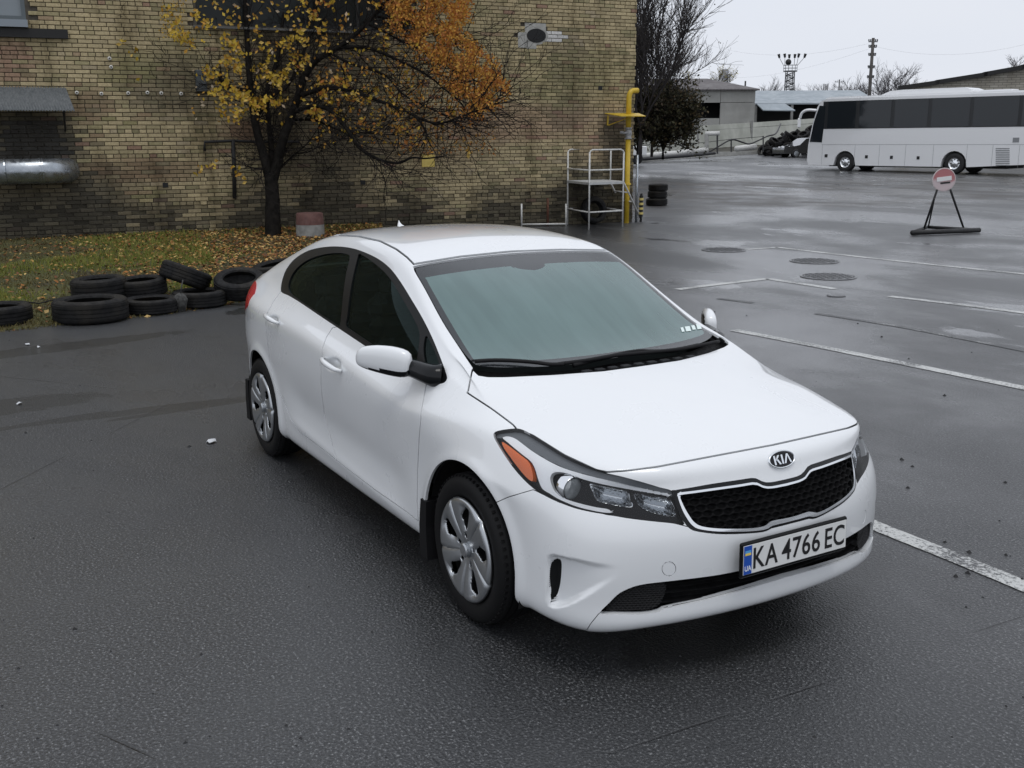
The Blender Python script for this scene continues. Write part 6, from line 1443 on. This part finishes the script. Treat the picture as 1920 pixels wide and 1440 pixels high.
mb.add([(xL-e_, -e_, zE), (xR+e_, -e_, zE), (xR+e_, 10.3, zE), (xL-e_, 10.3, zE), (xL+4, 5, zRg), (xh, 5, zRg), (xL-e_, -e_, zE-.12), (xR+e_, -e_, zE-.12), (xR+e_, 10.3, zE-.12), (xL-e_, 10.3, zE-.12)], [(0, 1, 5, 4), (1, 2, 5), (2, 3, 4, 5), (3, 0, 4), (6, 7, 1, 0), (7, 8, 2, 1), (9, 8, 7, 6), (8, 9, 3, 2), (9, 6, 0, 3)]); mb.build('roof', m_slate, CB)
mb = MB()
for k in range(int((xR-xL)/.35)): mb.box((xL+.35*k, -e_-.01, zE-.03), (.18, .06, .10))
mb.build('eaves', m_slate, CB)
# sheds with tin roofs
SHD = 112.0; SH0 = dp(1480, 240, SHD); SH = empty('tin_shed', SH0, az0, 'long open shed with pale blue-grey tin roof right of the concrete building', 'shed')
def sh(u, v): q = dp(u, v, SHD)-SH0; return float(q@np.array([math.cos(az0), math.sin(az0), 0])), q[2]
m_tin = noisy('tin_roof', (.25, .29, .32), (.33, .37, .40), .7, .5)
x0, x1 = sh(1408, 190)[0], sh(1640, 190)[0]; zr0, zr1 = sh(1480, 194)[1], sh(1480, 182)[1]
mb = MB(); mb.add([(x0, -1, zr0), (x1, -1, zr0), (x1, 6, zr1+.9), (x0, 6, zr1+.9), (x0, -1, zr0-.15), (x1, -1, zr0-.15), (x1, 6, zr1+.7), (x0, 6, zr1+.7)], [(0, 1, 2, 3), (7, 6, 5, 4), (0, 4, 5, 1), (1, 5, 6, 2), (3, 2, 6, 7), (0, 3, 7, 4)]); mb.build('roof', m_tin, SH)
mb = MB(); mb.box(((x0+x1)/2, 3.2, zr0/2-1), (x1-x0, .2, zr0+2)); mb.build('back_wall', mat('shed_dark', (.022, .021, .02), .9), SH)
xa, xb = sh(1412, 200)[0], sh(1478, 200)[0]; za_, zb3 = sh(1440, 195)[1], sh(1440, 208)[1]
mb = MB(); mb.add([(xa, -1.05, za_), (xb-.8, -1.05, za_), (xb, -2.4, zb3), (xa+.4, -2.4, zb3+.05), (xa, -1.05, za_-.1), (xb-.8, -1.05, za_-.1), (xb, -2.4, zb3-.1), (xa+.4, -2.4, zb3-.05)], [(0, 3, 2, 1), (4, 5, 6, 7), (3, 7, 6, 2), (0, 4, 7, 3), (1, 2, 6, 5)]); mb.build('awning', m_tin, SH)
for u in (1412, 1479, 1545): x = sh(u, 200)[0]; mb = MB(); mb.box((x, -.8, zr0/2-1), (.25, .25, zr0+2)); mb.build('post', m_fpost, SH)
# brick hall behind the coach
HD = 66.0; H0 = dp(1800, 250, HD); HB = empty('pale_brick_hall', H0, az0-.25, 'pale brick hall with a sloping dark roof edge rising behind the coach', 'building')
hx = np.array([math.cos(az0-.25), math.sin(az0-.25), 0])
def hb_(u, v):
    hn_ = np.array([-hx[1], hx[0], 0]); r = ray(u, v); t = ((H0-CPOS)@hn_)/(r@hn_); q = CPOS+t*r-H0; return float(q@hx), q[2]
edge = [hb_(1690, 168), hb_(1760, 157), hb_(1850, 142), hb_(1920, 128.5), hb_(2010, 108)]
m_hb = brick_tex('brick_pale', (.42, .40, .34), (.34, .32, .27), (.16, .15, .13), 1.9)
mb = MB(); pl = edge+[(edge[-1][0], -2), (edge[0][0], -2)]; side_poly(mb, pl, 0, .4); mb.build('wall', m_hb, HB)
mb = MB(); 
for a, b in zip(edge[:-1], edge[1:]): side_poly(mb, [(a[0]-.2, a[1]-.04), (b[0], b[1]-.04), (b[0], b[1]+.22), (a[0]-.2, a[1]+.22)], -.25, .6)
mb.build('roof_edge', m_lint, HB)
mb = MB(); e0, e1 = edge[0], edge[-1]; mb.add([(e0[0], .41, e0[1]-.05), (e1[0], .41, e1[1]-.05), (e1[0], 14, e1[1]-.05), (e0[0], 14, e0[1]-.05), (e1[0], 14, -2), (e0[0], 14, -2), (e1[0], .41, -2), (e0[0], .41, -2)], [(0, 1, 2, 3), (3, 2, 4, 5), (1, 6, 4, 2), (0, 3, 5, 7)]); mb.build('rear', m_hb, HB)
# light mast
m_stl = mat('mast_steel', (.10, .105, .11), .5, .3)
LMD = 125.0; LM0 = dp(1476, 240, LMD); LM = empty('light_mast', LM0, az0, 'steel lattice light mast with a round platform and six floodlights on arms', 'light mast')
def lm(u, v, y=0): q = dp(u, v, LMD)-LM0; return (float(q@np.array([math.cos(az0), math.sin(az0), 0])), y, q[2])
zt = lm(1476, 137)[2]; w0, w1 = .55, .42
mb = MB(); 
for sx in (-1, 1):
    for sy in (-1, 1): mb.tube([(sx*w0, sy*w0, -3), (sx*w1, sy*w1, zt)], .06, 5)
nB = 12
for k in range(nB):
    z0, z1 = 2.5+(zt-2.5)*k/nB, 2.5+(zt-2.5)*(k+1)/nB; a, b = w0+(w1-w0)*(z0+3)/(zt+3), w0+(w1-w0)*(z1+3)/(zt+3)
    for sy in (-1, 1): s = 1 if k % 2 else -1; mb.tube([(-s*a, sy*a, z0), (s*b, sy*b, z1)], .04, 4); mb.tube([(-a, sy*a, z0), (a, sy*a, z0)], .03, 4)
    for sx in (-1, 1): mb.tube([(sx*a, -s*a, z0), (sx*b, s*b, z1)], .04, 4)
mb.build('lattice', m_stl, LM)
mb = MB(); zp0, zp1 = lm(1476, 135)[2], lm(1476, 124)[2]; mb.lathe([(0, zp0-.06), (.82, zp0-.06), (.82, zp0+.05), (0, zp0+.05)], 16); mb.build('platform', m_stl, LM)
mb = MB(); 
for k in range(12): a = k*math.pi/6; mb.tube([(.8*math.cos(a), .8*math.sin(a), zp0), (.8*math.cos(a), .8*math.sin(a), zp1)], .025, 4)
for z in (zp1, (zp0+zp1)/2): mb.lathe([(.8, z-.02), (.83, z-.02), (.83, z+.02), (.8, z+.02)], 16)
mb.build('guard_rail', m_stl, LM)
for u, v, yy in ((1453, 106, .2), (1461.5, 106, -.4), (1474, 106, .5), (1480, 107, -.6), (1491, 105, .3), (1501, 106, -.2)):
    x, _, z = lm(u, v); x0 = .8*(1 if x > 0 else -1)*min(1, abs(x)/.9); mb = MB(); mb.tube([(x0, yy, zp1), (x*.93, yy, z-.25)], .03, 5); h_ = mb.build('lamp_arm', m_stl, LM)
    mb = MB(); mb.tube([(x*.92, yy, z-.3), (x, yy, z+.15)], [.12, .17], 8); mb.build('floodlight', m_blk, LM)
mb = MB(); x, _, z = lm(1471, 118.5); mb.lathe([(.36*math.sin(t), z-.36*math.cos(t)) for t in np.linspace(0.01, 3.13, 9)], 12, (x, 0, 0)); mb.build('beacon', m_blk, LM, True)
# utility poles and chimneys
def pole(u, v0, v1, d, r_, nm, lb, cat, m_, grp=None, arms=()):
    p = dp(u, v1, d); e = empty(nm, p, az0, lb, cat, grp); h = dp(u, v0, d)[2]-p[2]; mb = MB(); mb.tube([(0, 0, -3), (0, 0, h)], [r_*1.15, r_*.85], 8); mb.build('shaft', m_, e, True)
    if arms:
        mb = MB()
        for t, w in arms: mb.box((0, 0, h-t), (w, .08, .08)); [mb.lathe([(.03, 0), (.06, .05), (.05, .16), (0, .18)], 6, (s*w/2*k, 0, h-t+.04)) for s in (-1, 1) for k in (.95, .55)]
        mb.build('crossarm', m_stl, e)
    return e
m_pole = noisy('pole_wood', (.055, .05, .048), (.09, .085, .08), 3, .85)
pole(1628, 74, 205, 88, .15, 'utility_pole', 'tall dark utility pole with many insulators, rising behind the coach', 'pole', m_pole, None, [(.3, .75), (.75, .65), (1.4, .6), (2.4, .55), (3.2, .55)])
for u, v0, d, lb in ((1540.5, 158, 150, 'left of three thin far poles behind the sheds'), (1544, 158.5, 151, 'middle of three thin far poles behind the sheds'), (1548, 158, 150, 'right of three thin far poles behind the sheds')): pole(u, v0, 230, d, .11, 'far_pole', lb, 'pole', mat('far_pole', (.20, .20, .21), .8), 'three far poles')
pole(1569, 150, 230, 170, .12, 'utility_pole', 'thin far pole with a crossarm, left of the tall utility pole', 'pole', m_stl, None, [(.4, 1.4)])
pole(1356, 131, 220, 280, 1.0, 'chimney', 'pale far chimney above the concrete building roof', 'chimney', mat('chimney_far', (.30, .31, .34), .9))
pole(1397, 152, 168, 106, .10, 'roof_vent', 'small dark vent pipe on the concrete building roof edge', 'pipe', m_dk)
# overhead wires
for k, (a, b) in enumerate((((1310, 78, 120), (1628, 82, 88)), ((1310, 140, 150), (1628, 92, 88)), ((1628, 84, 88), (2000, 60, 80)))):
    A, B = dp(*a), dp(*b); P = [A+(B-A)*t-np.array([0, 0, 1.2*4*t*(1-t)]) for t in np.linspace(0, 1, 12)]; mb = MB(); mb.tube([tuple(p) for p in P], .005, 4); tag(mb.build('overhead_wire', mat('wire_grey', (.30, .30, .31), .8)), ['thin overhead wire crossing the sky above the light mast', 'lower thin overhead wire towards the left trees', 'thin overhead wire going right from the utility pole'][k], 'wire', 'overhead wires')
# ---- bare trees and bush
m_bt3 = mat('grey_bark', (.035, .03, .03), .95)
def wild_tree(name, lb, u, v, d, h, spread, seed, leafn=0, leafc=None, mt=None, up=.25, r0=None, lean=0, lv_=4, ls=.06, grp=None, n0=3, tr_frac=.2):
    rr = random.Random(seed); g2 = np.random.default_rng(seed); root = dp(u, v, d); e = empty(name, root, 0, lb, 'tree', grp); mb = MB(); tw = MB(); tp = []
    r0 = r0 or h*.013
    def br(p, dd, L, r, lev):
        pts = [p.copy()]; q = p.copy(); w = dd.copy()
        for k in range(4):
            w = w+np.array([rr.gauss(0, .13), rr.gauss(0, .13), rr.gauss(0, .10)+up*.25]); w /= np.linalg.norm(w); q = q+w*L/4; pts.append(q.copy())
            if lev > 0 and (k >= 1 or lev < lv_):
                for _ in range(1 if lev > 2 else 2):
                    s = w+np.array([rr.gauss(0, spread), rr.gauss(0, spread), rr.gauss(.1, spread*.6)]); s /= np.linalg.norm(s); br(q.copy(), s, L*rr.uniform(.5, .75), r*.58, lev-1)
        (mb if lev > 1 else tw).tube([tuple(x) for x in pts], [max(r*(1-.15*k), .006) for k in range(5)], 6 if lev > 2 else 3, False)
        if lev <= 1: tp.extend(pts[1:])
    t0 = np.zeros(3); mb.tube([(0, 0, -.3), (lean*.1, 0, h*tr_frac)], [r0*1.3, r0], 8)
    for k in range(n0):
        a = 2*math.pi*k/n0+rr.random(); s = np.array([math.cos(a)*.35+lean*CR[0], math.sin(a)*.35+lean*CR[1], 1.0]); s /= np.linalg.norm(s); br(np.array([lean*.1, 0, h*tr_frac]), s, h*.36, r0*.75, lv_-1)
    mb.build('trunk', mt or m_bark, e, True); o = tw.build('twigs', mt or m_twig, e); tag(o, kind='stuff')
    if leafn:
        a, b, c = [], [], []; tp = np.array(tp)
        for i in g2.integers(0, len(tp), leafn):
            leaf(tp[i]+g2.normal(0, .12, 3), ls*g2.uniform(.6, 1.2), np.array(leafc[g2.integers(len(leafc))])*g2.uniform(.6, 1.2), g2.normal(0, 1, 3), a, b, c)
        o = mobj('crown', a, b, m_leaf, e); set_col(o.data, c); tag(o, kind='stuff')
    return e
wild_tree('bare_tree', 'tall nearly bare tree rising beside the brick building corner', 1200, 285, 50, 11.0, .40, 4, 1100, [(.09, .08, .05), (.12, .10, .06)], m_bt3, .32, .085, .12, 4, .045, None, 9, .10)
wild_tree('bare_tree', 'second bare tree leaning right behind the dark bush', 1222, 283, 54, 8.6, .42, 8, 700, [(.09, .08, .05), (.12, .10, .06)], m_bt3, .26, .06, .24, 4, .045, None, 7, .10)
wild_tree('dark_bush', 'dense dark olive bush in front of the concrete building', 1243, 288, 52, 5.0, .85, 15, 9000, [(.05, .047, .026), (.075, .07, .032), (.11, .08, .04), (.042, .042, .024)], None, .10, .05, .02, 4, .09, None, 14, .02)
wild_tree('dark_bush', 'dark bush hiding the foot of the bare tree at the wall corner', 1195, 290, 51, 4.4, .65, 16, 6500, [(.035, .033, .018), (.055, .05, .022), (.07, .05, .03)], None, .12, .05, 0, 4, .085, None, 10, .03)
m_far_haze = mat('far_tree_hazed', (.10, .095, .10), .95)  # distance haze painted into the twig colour
fr_ = random.Random(31); names = {1435: 'pale far bare tree left of the light mast, above the shed roof', 1505: 'pale far bare tree just right of the light mast', 1530: 'low pale far bare tree left of the three thin poles', 1560: 'pale far bare tree right of the three thin poles', 1590: 'taller pale far bare tree between the thin far pole and the tall utility pole', 1612: 'pale far bare tree close left of the tall utility pole', 1650: 'low pale far bare tree close right of the tall utility pole', 1665: 'tallest pale far bare tree, right of the tall utility pole', 1690: 'pale far bare tree just left of the brick hall roof', 1905: 'pale bare tree above the hall roof at the right edge'}
for u, top_, d in ((1435, 166, 170), (1505, 172, 210), (1560, 168, 200), (1590, 160, 190), (1612, 165, 210), (1530, 174, 230), (1665, 134, 150), (1650, 158, 190), (1690, 152, 200), (1905, 112, 120)):
    h = (dp(u, top_, d)[2]-1.0); wild_tree('far_bare_tree', names[u], u, 250, d, h*1.0+(CPOS[2]-dp(u, 250, d)[2])*0+.3, .5, int(u), 0, None, m_far_haze, .25, None, 0, 4, .06, 'far bare trees', 3, .25)
wild_tree('yellow_tree', 'pale yellow treetop showing above the concrete building roof', 1325, 250, 130, 9.3, .5, 77, 900, [(.45, .38, .10), (.38, .34, .12)], m_far_haze, .2, None, 0, 4, .11)
